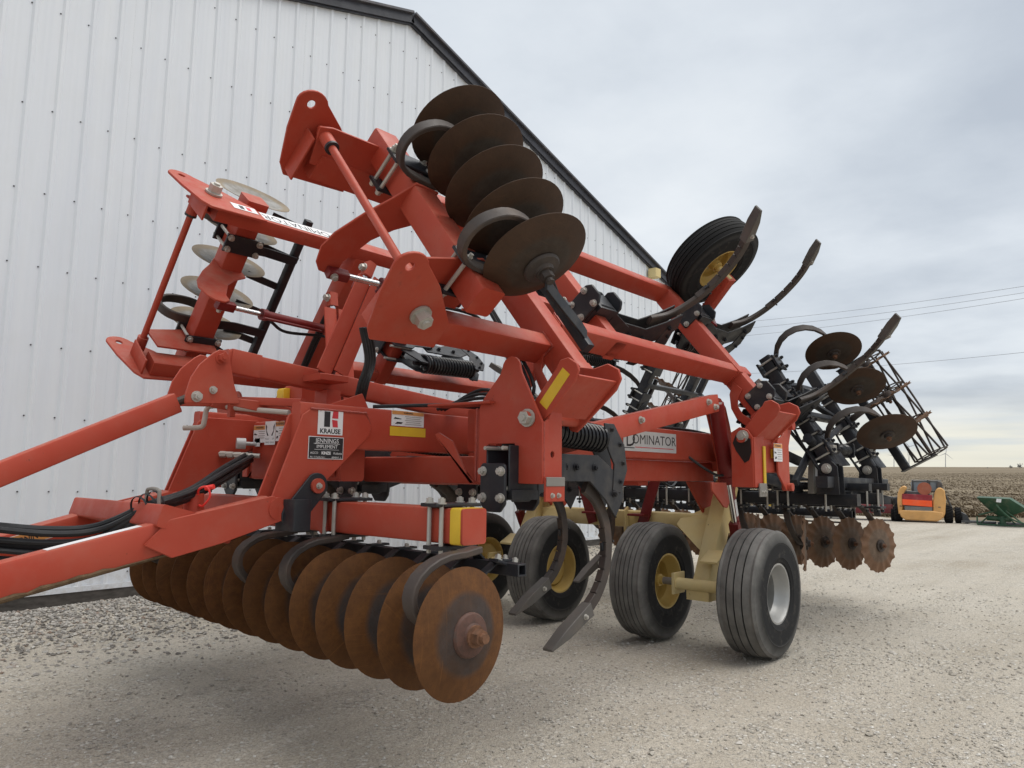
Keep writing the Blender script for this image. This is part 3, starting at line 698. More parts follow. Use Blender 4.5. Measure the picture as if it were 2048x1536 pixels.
# jack socket with red cap and cable
q = onZ(398, 1008, 1.17)
JS = onX(388, 1024, 1.76)
part('jack_socket', MB().lathe([(.048, -.03), (.048, .09), (.042, .09), (.042, .0)], JS, (-.05, .05, 1), 22), RED)
part('pin_tether', MB().tube(spline([JS + V(.0, -.03, .075), JS + V(-.01, -.06, .115), JS + V(.01, -.10, .125), JS + V(.02, -.115, .08), JS + V(.0, -.09, .035), JS + V(0, -.05, .035)], 6), .006, 6), M['red_cap'])
part('pin_cap', MB().cyl(JS + V(.01, -.085, .12), JS + V(.035, -.12, .128), .013, n=10), M['red_cap'])
part('bar_gusset', MB().plate([onX(x_, y_, 2.325) for x_, y_ in ((614, 1010), (646, 996), (654, 1062), (640, 1068), (622, 1040))], (.02, 0, 0)), RED, bevel=.003)
# hose bundle
rr = random.Random(9)
hb = [onY(-60, 1062, 3.86), onY(100, 1072, 3.82), onY(200, 1062, 3.78), onX(300, 1012, 1.50), onX(380, 985, 1.72), onX(450, 945, 2.02), onX(500, 915, 2.38)]
offs = [(-.02, -.02), (.022, -.012), (-.012, .02), (.028, .022), (0, .0), (.045, -.03), (-.035, .012), (.012, -.04)]
for k, (oy, oz) in enumerate(offs):
    pts = []
    for i, p in enumerate(hb):
        sp_ = 1.35 if i < 2 else (.55 if i in (3, 4) else 1.0); sag = -.05 * (k % 3) * (1 if i in (0, 1, 2) else .15)
        pts.append(p + V(0, oy * sp_, oz * sp_ + sag + rr.uniform(-.005, .005)))
    part('hydraulic_hose', MB().tube(spline(pts, 6), .0125 if k % 3 else .015, 8), M['hose'])
q = onX(292, 1015, 1.48); mb = MB()
for k in range(3): mb.lathe([(.052, -.006), (.056, 0), (.052, .006)], q + V(.03 * k - .03, -.012 * k, .012 * k), (hb[4] - hb[3]), 16)
part('hose_tie', mb, M['hose'])
part('hose_hook', MB().tube(spline([q + V(.02, .05, -.09), q + V(.02, .05, .06), q + V(.02, .02, .085), q + V(.03, -.05, .08), q + V(.03, -.062, .05), q + V(.03, -.065, -.10)], 5), .009, 8), M['grey_pipe'])
# fittings on the manifold
mb = MB()
for k in range(5):
    p = onX(520 - 15 * k, 912 - k, 2.40 - .03 * k); mb.cyl(p, p + V(-.05, .05, .002), .015, n=8); mb.cyl(p + V(-.05, .05, 0), p + V(-.075, .075, 0), .020, n=6)
part('manifold', mb, M['zinc']); 
p = onX(435, 912, 2.27); part('coupler', MB().cyl(p + V(.05, -.05, 0), p, .012, n=10).cyl(p, p + V(-.02, .02, 0), .022, n=14), M['white_decal'])
p = onX(480, 887, 2.33); part('pressure_gauge', MB().cyl(p + V(.09, -.03, 0), p + V(.03, -.01, 0), .012, n=12).cyl(p + V(.03, -.012, 0), p + V(-.02, .008, 0), .034, n=22), M['silver_decal'])

# ---------------- top link and bell crank on the centre line
a, b = onY(0, 948, YC), onY(350, 806, YC); d = (b - a).normalized()
part('top_link', MB().bar(a - d * 1.6, b, .085, .105, r=.012), RED)
part('link_eye', MB().cyl(b, b + d * .10, .022, n=10).box(b + d * .11, (.05, .06, .06)), IRON)
for y in (YC - .10, YC + .16):
    pts = [onY(370 + 0, 806, y), onY(480, 808, y), onY(468, 765, y), onY(459, 712, y), onY(452, 702, y), onY(440, 699, y), onY(428, 705, y), onY(400, 728, y), onY(382, 755, y), onY(372, 785, y)]
    if y > YC: pts = [p + V(0.02, y - p.y, 0) for p in [onY(x_, y_, YC - .10) for x_, y_ in ((370, 806), (480, 808), (468, 765), (459, 712), (452, 702), (440, 699), (428, 705), (400, 728), (382, 755), (372, 785))]]
    part('bell_crank', MB().plate(pts, (0, .014, 0)), RED, bevel=.003)
for x_, y_, r_ in ((443, 716, .026), (393, 793, .022), (426, 780, .016)):
    p = onY(x_, y_, YC - .10); bolt(p, (0, -1, 0), r_, RIP, RED if r_ > .025 else None)
a, b = onY(452, 720, YC), onY(1010, 842, YC); a.y = b.y = YC + .02
part('level_bar', MB().bar(a, b, .08, .125, r=.012), RED); 
d = (b - a).normalized()
part('bar_collar', MB().bar(a + d * .02, a + d * .20, .095, .135, r=.006), RED)
for y in (YC - .08, YC + .13): part('crank_bracket', MB().plate([(1.98, y, 1.70), (2.46, y, 1.64), (2.46, y, 1.70), (2.20, y, 1.735), (2.0, y, 1.74)], (0, .014, 0)), RED, bevel=.003)
# small bent cover plates behind the cross box
for x_, y_, w_, h_ in ((600, 790, .20, .12), (655, 797, .13, .10)):
    p = onX(x_, y_, 2.66); mb = MB(); mb.bar(p + V(0, -w_ / 2, 0), p + V(0, w_ / 2, 0), .10, h_, r=.01); part('cover_block', mb, RED)
p = onX(570, 790, 2.60); part('amber_lamp', MB().bar(p + V(0, -.04, 0), p + V(0, .04, 0), .07, .085, r=.02), M['yellow_tape'], label='amber lamp with red cover')
p0, p1 = onY(668, 800, 3.3), onY(722, 792, 3.3)
part('brace_plate', MB().plate([onY(640, 815, 3.31), onY(725, 787, 3.31), onY(738, 818, 3.31)], (0, .012, 0)), RED, bevel=.002)

# ---------------- front cross beam, hinge towers, side beams
FX = 2.97
part('cross_beam', MB().bar((FX, 2.55, 1.365), (FX, 2 * YC - 2.55, 1.365), .15, .155, r=.016), RED)
part('cross_beam', MB().bar((3.45, 3.0, 1.345), (3.45, 2 * YC - 3.0, 1.345), .15, .15, r=.016), RED)
part('cross_beam', MB().bar((4.95, 3.0, 1.345), (4.95, 2 * YC - 3.0, 1.345), .15, .15, r=.016), RED)
part('cross_beam', MB().bar((6.05, 2.50, 1.50), (6.05, 2 * YC - 2.50, 1.50), .15, .22, r=.016), RED)
def towers(s):
    f = (lambda p: V(p)) if s < 0 else (lambda p: mir(p))
    pl_ = [(2.80, 2.69, 1.30), (2.80, 2.62, 1.30), (2.80, 2.62, 1.50), (2.80, 2.44, 1.50), (2.80, 2.44, 1.30), (2.80, 2.26, 1.30), (2.80, 2.26, 1.60), (2.80, 2.40, 1.86)] + [(2.80, 2.47 - .062 * math.cos(math.radians(a_)), 1.885 + .062 * math.sin(math.radians(a_))) for a_ in range(0, 181, 22)] + [(2.80, 2.545, 1.86), (2.80, 2.66, 1.74), (2.80, 2.69, 1.69)]
    part('hinge_tower', MB().plate([f(p) for p in pl_], (.016, 0, 0)), RED, bevel=.003, label='front hinge tower plate with square notch, near side' if s < 0 else None)
    side = [(2.81, 2.258, 1.31), (2.955, 2.258, 1.31), (2.955, 2.258, 1.65), (2.93, 2.258, 1.68), (2.88, 2.258, 1.68), (2.85, 2.258, 1.62), (2.81, 2.258, 1.60)]
    part('tower_side', MB().holed([f(p) for p in side], (0, .014 * -s if s > 0 else .014, 0), f((2.88, 2.258, 1.445)), .016), RED, bevel=.002)
    part('tower_back', MB().bar(f((2.94, 2.30, 1.42)), f((2.94, 2.68, 1.42)), .03, .24, r=.004), RED)
    part('tower_post', MB().cyl(f((2.86, 2.735, 1.30)), f((2.86, 2.735, 1.69)), .032, n=14), RED)
    part('gusset_plate', MB().plate([f(p) for p in ((2.79, 2.72, 1.30), (2.79, 2.74, 1.30), (2.79, 2.88, 1.52), (2.79, 2.99, 1.57), (2.79, 3.02, 1.56), (2.79, 3.0, 1.53))], (.014, 0, 0)), RED, bevel=.002)
    part('top_flange', MB().bar(f((2.83, 2.58, 1.715)), f((2.83, 3.05, 1.72)), .14, .014, r=.003), RED)
    part('reflector_bracket', MB().box(f((2.885, 2.250, 1.275)), (.15, .012, .12)), RED)
    part('bracket_pad', MB().box(f((2.885, 2.243, 1.312)), (.145, .006, .045)), M['grey_pipe'])
    for xx in (2.86, 2.91): bolt(f((xx, 2.246, 1.245)), (0, s, 0), .010, RIP)
    bolt(f((2.795, 2.35, 1.625)), (-1, 0, 0), .034, RIP, name='hinge_pin', h=.03)
    # side beam with nameplate and lower rail
    part('side_beam', MB().bar(f((2.97, 2.90, 1.59)), f((6.05, 2.90, 1.59)), .082, .235, r=.016), RED, label='near side beam carrying the silver nameplate' if s < 0 else None)
    part('lower_rail', MB().bar(f((3.05, 2.97, 1.385)), f((6.0, 2.97, 1.385)), .08, .16, r=.012), RED)
    # rear tower
    pr_ = [(5.30, 2.44, 1.27), (5.30, 2.27, 1.27), (5.30, 2.27, 1.64), (5.30, 2.31, 1.70), (5.30, 2.37, 1.72), (5.30, 2.44, 1.68)]
    part('hinge_tower', MB().plate([f(p) for p in pr_], (.016, 0, 0)), RED, bevel=.003)
    part('tower_side', MB().plate([f(p) for p in ((5.31, 2.262, 1.27), (5.49, 2.262, 1.27), (5.49, 2.262, 1.66), (5.31, 2.262, 1.64))], (0, .014 * (-s if s > 0 else 1), 0)), RED, bevel=.002)
    part('reflector_band', MB().box(f((5.47, 2.254, 1.43)), (.04, .008, .30)), M['yellow_tape'])
    part('bracket_pad', MB().box(f((5.42, 2.250, 1.25)), (.13, .010, .10)), M['grey_pipe'])
    for xx in (5.395, 5.445): bolt(f((xx, 2.244, 1.235)), (0, s, 0), .010, RIP)
    bolt(f((5.298, 2.345, 1.65)), (-1, 0, 0), .034, RIP, name='hinge_pin', h=.03)
    part('grease_smear', MB().plate([f(p) for p in ((5.2985, 2.285, 1.63), (5.2985, 2.28, 1.53), (5.2985, 2.30, 1.47), (5.2985, 2.335, 1.45), (5.2985, 2.37, 1.50), (5.2985, 2.40, 1.54), (5.2985, 2.425, 1.60), (5.2985, 2.40, 1.66))], (-.0015, 0, 0)), M['grease'])
    part('side_lug', MB().plate([f(p) for p in ((5.3, 2.60, 1.30), (5.55, 2.60, 1.30), (5.60, 2.60, 1.14), (5.56, 2.60, 1.10), (5.50, 2.60, 1.11), (5.3, 2.60, 1.24))], (0, .016, 0)), RED, bevel=.003)
    # rear red box behind the tower, decal on its flank
    part('rear_box', MB().bar(f((5.55, 2.42, 1.53)), f((5.86, 2.42, 1.53)), .26, .30, r=.02), RED)
    part('rear_cheek', MB().plate([f(p) for p in ((5.74, 2.255, 1.37), (5.90, 2.255, 1.24), (5.97, 2.255, 1.26), (5.97, 2.255, 1.60), (6.04, 2.255, 1.74), (5.96, 2.255, 1.80), (5.85, 2.255, 1.68), (5.76, 2.255, 1.64), (5.72, 2.255, 1.58))], (0, .016 * (-s if s > 0 else 1), 0)), RED, bevel=.003)
    part('cheek_boss', MB().cyl(f((5.94, 2.22, 1.27)), f((5.94, 2.30, 1.27)), .032, n=14), RED); part('cheek_boss', MB().cyl(f((6.0, 2.22, 1.765)), f((6.0, 2.30, 1.765)), .036, n=14), RED)
t = NT('grease', .35); t.col((.012, .011, .010))
towers(-1); towers(1)

# ---------------- shank assemblies
def shank(o, X, D, side, parent_label=None, spring=True, mount=True, swept=False):
    """spring-trip shank. o: mount point on the beam, X: rearwards, D: down (soil side), side: across"""
    o, X, D, S = V(o), V(X), V(D), V(side); P = lambda x, d, s=0: o + X * x + D * d + S * s
    leg_xy = ((.64, .08), (.75, .15), (.84, .28), (.87, .43), (.845, .57), (.77, .69), (.66, .78)) if not swept else ((.66, .10), (.83, .19), (.95, .36), (1.0, .55), (.99, .74), (.94, .88), (.87, .98))
    leg_pts = [P(*q_) for q_ in leg_xy]
    leg = part('chisel_shank', MB().strip(spline(leg_pts, 5), S, .034, .078, .032, .058), IRON)
    # wear strip on the leading edge and the point
    lp = spline(leg_pts, 5)
    for k in range(11, 27, 3):
        seg = lp[k:k + 4]; wear = []
        for i, p in enumerate(seg):
            d_ = (lp[min(k + i + 1, len(lp) - 1)] - lp[k + i - 1]).normalized(); wear.append(p + S.cross(d_) * (.037 if (S.cross(d_)).dot(X) < 0 else -.037) + d_ * (.004 if i == 0 else (-.004 if i == len(seg) - 1 else 0)))
        part('wear_strip', MB().strip(wear, S, .044, .014), M['worn_iron'], leg)
    tip = MB(); a, b = (P(.68, .76), P(.31, .93)) if not swept else (P(.885, .95), P(.70, 1.17))
    d = (b - a).normalized(); u = S.cross(d).normalized()
    tip.loft([[a + S * sx * .032 + u * sy * .040 for sx, sy in ((1, 1), (-1, 1), (-1, -1), (1, -1))], [a.lerp(b, .6) + S * sx * .036 + u * sy * .030 for sx, sy in ((1, 1), (-1, 1), (-1, -1), (1, -1))], [b + S * sx * .032 + u * sy * .008 for sx, sy in ((1, 1), (-1, 1), (-1, -1), (1, -1))]])
    part('chisel_point', tip, M['point_steel'], leg, bevel=.003)
    bolt(a.lerp(b, .2) - S * .033, -S, .012, leg); bolt(a.lerp(b, .2) + S * .033, S, .012, leg)
    tie = MB()
    for x, d_ in (((.86, .42) if not swept else (.985, .50)),): 
        q = P(x, d_); tie.strip([q + X * .05 - D * .02 - S * .02, q + X * .05 - D * .02 + S * .02], X, .015, .012); tie.bar(q - X * .05 + D * .012, q + X * .05 - D * .02, .044, .012, S, .002)
    part('wear_clip', tie, BLK, leg)
    # swing arm plates
    for s in (-1, 1):
        mb = MB(); pts = [P(.30, -.10), P(.70, -.10), P(.93, .02), P(.97, .14), P(.88, .26), P(.78, .16), P(.62, .05), P(.30, .05)]
        mb.plate([p + S * s * .045 for p in pts], S * s * .012); part('swing_plate', mb, BLK, leg, bevel=.003)
        for x, d_ in ((.38, -.03), (.48, -.03), (.66, -.03), (.86, .12)): bolt(P(x, d_, s * .057), S * s, .017, leg, BLK)
    if mount:
        for s in (-1, 1):
            mb = MB(); pts = [P(-.10, -.13), P(.10, -.13), P(.16, -.08), P(.36, -.06), P(.38, .04), P(.12, .12), P(.06, .15), P(-.07, .15), P(-.10, .11)]
            mb.plate([p + S * s * .068 for p in pts], S * s * .012); part('mount_plate', mb, BLK, leg, bevel=.004)
        cap = [P(-.118, d_, s_) for d_, s_ in ((-.04, -.07), (-.025, -.085), (.16, -.085), (.20, -.05), (.20, .05), (.16, .085), (-.025, .085), (-.04, .07))]
        part('mount_cap', MB().plate(cap, X * -.02), BLK, leg, bevel=.006); part('mount_cap', MB().plate([q_ + X * .235 for q_ in cap], X * .02), BLK, leg, bevel=.006)
        part('mount_block', MB().bar(P(.0, .115, -.10), P(.0, .115, .10), .20, .05, D, .01), BLK, leg)
        for s in (-.06, .06):
            for d_ in (.0, .13): bolt(P(-.138, d_, s), -X, .018, leg)
            part('u_bolt', MB().tube([P(-.13, -.115, s), P(.10, -.115, s), P(.115, -.10, s), P(.115, .07, s), P(.10, .085, s), P(-.13, .085, s)], .010, 8), ZN, leg)
    if spring:
        part('coil_spring', MB().coil(P(.18, -.235), P(.80, -.20), .070, .0135, 17), M['spring_black'], leg)
        part('spring_rod', MB().cyl(P(.08, -.24), P(.90, -.195), .016, n=8), BLK, leg)
        for s in (-1, 1):
            mb = MB(); mb.plate([P(.76, -.29, s * .05), P(.86, -.29, s * .05), P(.97, -.17, s * .05), P(1.0, -.02, s * .05), P(.93, .12, s * .05), P(.84, .10, s * .05), P(.86, -.05, s * .05), P(.80, -.13, s * .05)], S * s * .012); part('spring_cheek', mb, BLK, leg, bevel=.003)
            mb = MB(); mb.plate([P(-.02, -.13, s * .04), P(.10, -.29, s * .04), P(.18, -.30, s * .04), P(.20, -.18, s * .04), P(.14, -.10, s * .04)], S * s * .012); part('spring_anchor', mb, BLK, leg, bevel=.003)
        for x, d_ in ((.83, -.255), (.92, -.17), (.95, -.06), (.92, .05)): bolt(P(x, d_, -.062), -S, .012, leg, BLK); bolt(P(x, d_, .062), S, .012, leg, BLK)
    return leg
t = NT('spring_black', .28, 0, .5); t.col((.010, .010, .012))
paint('point_steel', (.075, .068, .062), dust=(.15, .11, .08), fade=(.13, .12, .11), amt=.4, rough=.5)
for x, y in ((2.83, 2.49), (3.45, 3.28), (3.45, 4.44), (2.93, 5.26), (4.95, 3.86), (2.97, 3.86)):
    shank((x, y, 1.36), (1, 0, 0), (0, 0, -1), (0, -1, 0), spring=True)

# ---------------- axle: cream rockshaft, legs, walking pairs of wheels
def wheel_mesh(R, W, rimR, ribs):
    prof = [(rimR, -.80 * W / 2), (rimR + .02, -.93 * W / 2), (rimR + (R - rimR) * .18, -.965 * W / 2), (rimR + (R - rimR) * .20, -.985 * W / 2), (rimR + (R - rimR) * .23, -.975 * W / 2), (rimR + (R - rimR) * .40, -1.0 * W / 2), (rimR + (R - rimR) * .60, -.992 * W / 2), (rimR + (R - rimR) * .615, -1.008 * W / 2), (rimR + (R - rimR) * .64, -.985 * W / 2), (R * .935, -.90 * W / 2), (R * .975, -.80 * W / 2)]
    h = .72 * W; n = ribs; step = h / n
    for k in range(n):
        x0 = -h / 2 + k * step; cr = lambda x: R - .020 * (2 * x / h) ** 2
        prof += [(cr(x0 + step * .10), x0 + step * .10), (cr(x0 + step * .5), x0 + step * .5), (cr(x0 + step * .90), x0 + step * .90)]
        if k < n - 1: prof += [(cr(x0 + step) - .022, x0 + step * .935), (cr(x0 + step) - .022, x0 + step * 1.065)]
    prof += [(r, -h_) for r, h_ in prof[10::-1]]
    mb = MB(); mb.lathe(prof, (0, 0, 0), (0, 0, 1), 72); me = mb.mesh('tyre', 28); me.materials.append(M['tyre_rubber']); return me
def rim_mesh(R, W, mat, dishin):
    mb = MB(); w = W / 2
    mb.lathe([(R + .004, -w * .80), (R + .010, -w * .86), (R - .004, -w * .86), (R - .016, -w * .70), (R - .022, -w * .45), (R - .040, -w * .30), (R - .045, w * .25), (R - .02, w * .5), (R - .016, w * .7), (R - .004, w * .86), (R + .010, w * .86), (R + .004, w * .80)], (0, 0, 0), (0, 0, 1), 40)
    mb.lathe([(R - .04, dishin), (R * .72, dishin - .03), (R * .45, dishin - .035), (.055, dishin - .03), (.02, dishin - .03)], (0, 0, 0), (0, 0, 1), 40)
    me = mb.mesh('rim', 30); me.materials.append(mat); return me
TW = .33; RW = .478; RIM = .215
TYRE6 = wheel_mesh(RW, TW, RIM, 6); TYRE4 = wheel_mesh(RW, TW - .005, RIM, 4)
def hub(mbm, out, parent, mtx, mat):
    mb = MB(); mb.cyl((0, 0, -.07), (0, 0, .10), .058, .05, n=18); mb.cyl((0, 0, .10), (0, 0, .13), .036, n=14); o = obj('hub', mb.mesh('hub'), mat, parent, mtx=mtx)
    for k in range(6):
        a = k * math.pi / 3; p = mtx @ V(.092 * math.cos(a), .092 * math.sin(a), -.012); bolt(p, mtx.to_3x3() @ V(0, 0, 1), .012, parent)
def wheel(c, ax, tyre, rimmat, dish, R=RIM):
    m = aim(c, ax, (0, 0, 1)); ty = obj('wheel', rim_mesh(R, TW, rimmat, dish), None, RIP, mtx=m)
    obj('tyre', tyre, None, ty, mtx=m @ Matrix.Rotation(rng.random() * 6, 4, 'Z')); hub(None, 1, ty, m @ Matrix.Translation((0, 0, dish)), rimmat)
    return ty
AX = 5.60
for s in (-1, 1):
    f = (lambda p: V(p)) if s < 0 else mir
    wheel(f((AX, 2.37, RW)), (0, s, 0), TYRE4, M['rim_silver'] if s < 0 else M['rim_gold'], -.09)['label'] = 'outer wheel with worn four-groove tyre' if s < 0 else 'far outer wheel'
    wheel(f((AX, 3.30, RW)), (0, s, 0), TYRE6, M['rim_gold'], -.03)
    # leg, walking beam, spindles
    top, bot = V(6.12, 2.86, 1.28), V(5.62, 2.86, .40)
    part('axle_leg', MB().bar(f(top), f(bot), .14, .17, (1, 0, .5), .014), YEL)
    part('leg_gusset', MB().plate([f(p) for p in ((6.01, 2.95, 1.10), (5.93, 2.95, .82), (5.90, 3.12, .92), (5.98, 3.20, .99))], (.015, 0, 0)), YEL, bevel=.003)
    part('leg_gusset', MB().plate([f(p) for p in ((5.98, 2.94, 1.03), (5.80, 2.94, .70), (5.83, 3.15, .88), (5.86, 3.22, .93), (5.90, 3.2, .98))], (.012, 0, 0)), YEL, bevel=.003)
    part('leg_pad', MB().bar(f((5.56, 2.775, .66)), f((5.72, 2.775, .74)), .02, .15, (0, 1, 0), .004), YEL)
    part('leg_foot', MB().bar(f((5.61, 2.86, .36)), f((5.61, 2.86, .48)), .20, .16, (1, 0, 0), .01), YEL)
    part('spindle_tube', MB().cyl(f((AX - .06, 2.60, RW)), f((AX - .06, 3.06, RW)), .047, n=16), YEL)
    for yy in (2.62, 3.05): part('spindle_plate', MB().box(f((AX - .03, yy, RW)), (.18, .022, .17)), YEL)
    part('spindle', MB().cyl(f((AX, 2.34, RW)), f((AX, 3.3, RW)), .03, n=12), M['grey_pipe'])
    # lift cylinder, its tower and brace
    c0, c1 = V(4.62, 2.36, 1.84), V(4.98, 2.36, .86)
    c0, c1 = onY(1432, 812, 2.62), onY(1474, 1082, 2.70)
    cd = (c1 - c0).normalized()
    part('lift_cylinder', MB().cyl(f(c0), f(c0 + cd * .62), .058, n=18).cyl(f(c0 + cd * .60), f(c0 + cd * .66), .066, n=18).cyl(f(c0 + cd * -.02), f(c0 + cd * .03), .064, n=18), RDK)
    part('cylinder_rod', MB().cyl(f(c0 + cd * .64), f(c1 - cd * .12), .022, n=12), M['chrome'])
    part('cylinder_clevis', MB().bar(f(c1 - cd * .17), f(c1 + cd * .05), .08, .075, r=.008), RDK)
    part('cylinder_stop', MB().bar(f(c0 + cd * .66 + V(.05, 0, 0)), f(c1 - cd * .15 + V(.05, 0, 0)), .03, .055, (1, 0, 0), .004), RDK)
    part('stop_decal', MB().bar(f(c0 + cd * .82 + V(.05, -.017, 0)), f(c0 + cd * .97 + V(.05, -.017, 0)), .002, .035, (1, 0, 0), .0005), M['white_decal'])
    part('cylinder_hose', MB().tube(spline([f(c0 + cd * .60 + V(-.05, 0, 0)), f(c0 + cd * .60 + V(-.12, .03, 0)), f(c0 + cd * .54 + V(-.18, .10, 0)), f(c0 + cd * .46 + V(-.2, .22, .02))], 6), .011, 8), M['hose'])
    part('cylinder_hose', MB().tube(spline([f(c0 + cd * .06 + V(-.05, .05, 0)), f(c0 + V(-.16, .2, .0)), f(c0 + V(-.26, .36, -.06)), f(c0 + V(-.28, .5, -.2)), f(c0 + V(-.25, .6, -.36))], 6), .011, 8), M['hose'])
    up_pts = [onY(x_, y_, 2.70) for x_, y_ in ((1403, 796), (1425, 791), (1442, 797), (1452, 815), (1460, 850), (1470, 905), (1480, 930), (1470, 985), (1462, 985), (1455, 920), (1443, 860), (1436, 830), (1418, 818), (1403, 820))]
    part('lift_tower', MB().plate([f(p) for p in up_pts], (0, .016, 0)), RED, bevel=.003)
    part('lift_tower', MB().plate([f(p + V(0, .09, 0)) for p in up_pts], (0, .016, 0)), RED, bevel=.003)
    a, b = onY(1120, 886, 2.585), onY(1436, 806, 2.585)
    d = (b - a).normalized(); u = V(0, 0, 1); u = (u - d * u.dot(d)).normalized()
    mb = MB(); mb.bar(f(a), f(b), .012, .125, u, .002); mb.bar(f(a + u * .063 + V(0, .03, 0)), f(b + u * .063 + V(0, .03, 0)), .07, .012, u, .002); mb.bar(f(a - u * .06 + V(0, .03, 0)), f(b - u * .06 + V(0, .03, 0)), .07, .012, u, .002); part('brace_channel', mb, RED)
    for x_, y_ in ((1160, 873), (1281, 840), (1416, 804), (1430, 814)): bolt(f(onY(x_, y_, 2.578)), (0, s, 0), .019, RIP)
    bolt(f(onY(1470, 906, 2.695)), (0, s, 0), .026, RIP); part('lift_pin', MB().cyl(f(c0 + V(0, -.05, 0)), f(c0 + V(0, .2, 0)), .026, n=14), M['zinc'])
    # strap hanging from the frame to the rockshaft
    a, b = onX(1312, 955, 5.9), onX(1284, 1052, 5.9)
    part('shaft_strap', MB().bar(f(a), f(b), .02, .10, (0, 1, 0), .003), RDK); 
    part('shaft_lug', MB().plate([f(p) for p in ((5.7, 3.02, 1.30), (6.2, 3.02, 1.30), (6.25, 3.02, 1.05), (6.15, 3.02, .98), (6.0, 3.02, 1.02))], (0, .02, 0)), RED, bevel=.003)
    part('strap_clamp', MB().bar(f(b + V(-.02, -.07, .10)), f(b + V(-.02, .10, .10)), .14, .02, r=.003), RDK)
part('rockshaft', MB().bar((6.02, 2.8, .945), (6.02, 2 * YC - 2.8, .945), .16, .15, r=.02), YEL)
for y in (3.95, 3.75):
    part('shaft_plate', MB().plate([(5.93, y, 1.06), (5.93, y, .82), (5.88, y, .80), (5.86, y, 1.02)], (0, .02, 0)), YEL, bevel=.002)
for k in range(2): bolt((5.92, 4.02 - .26 * k, .86), (-1, 0, 0), .02, RIP)
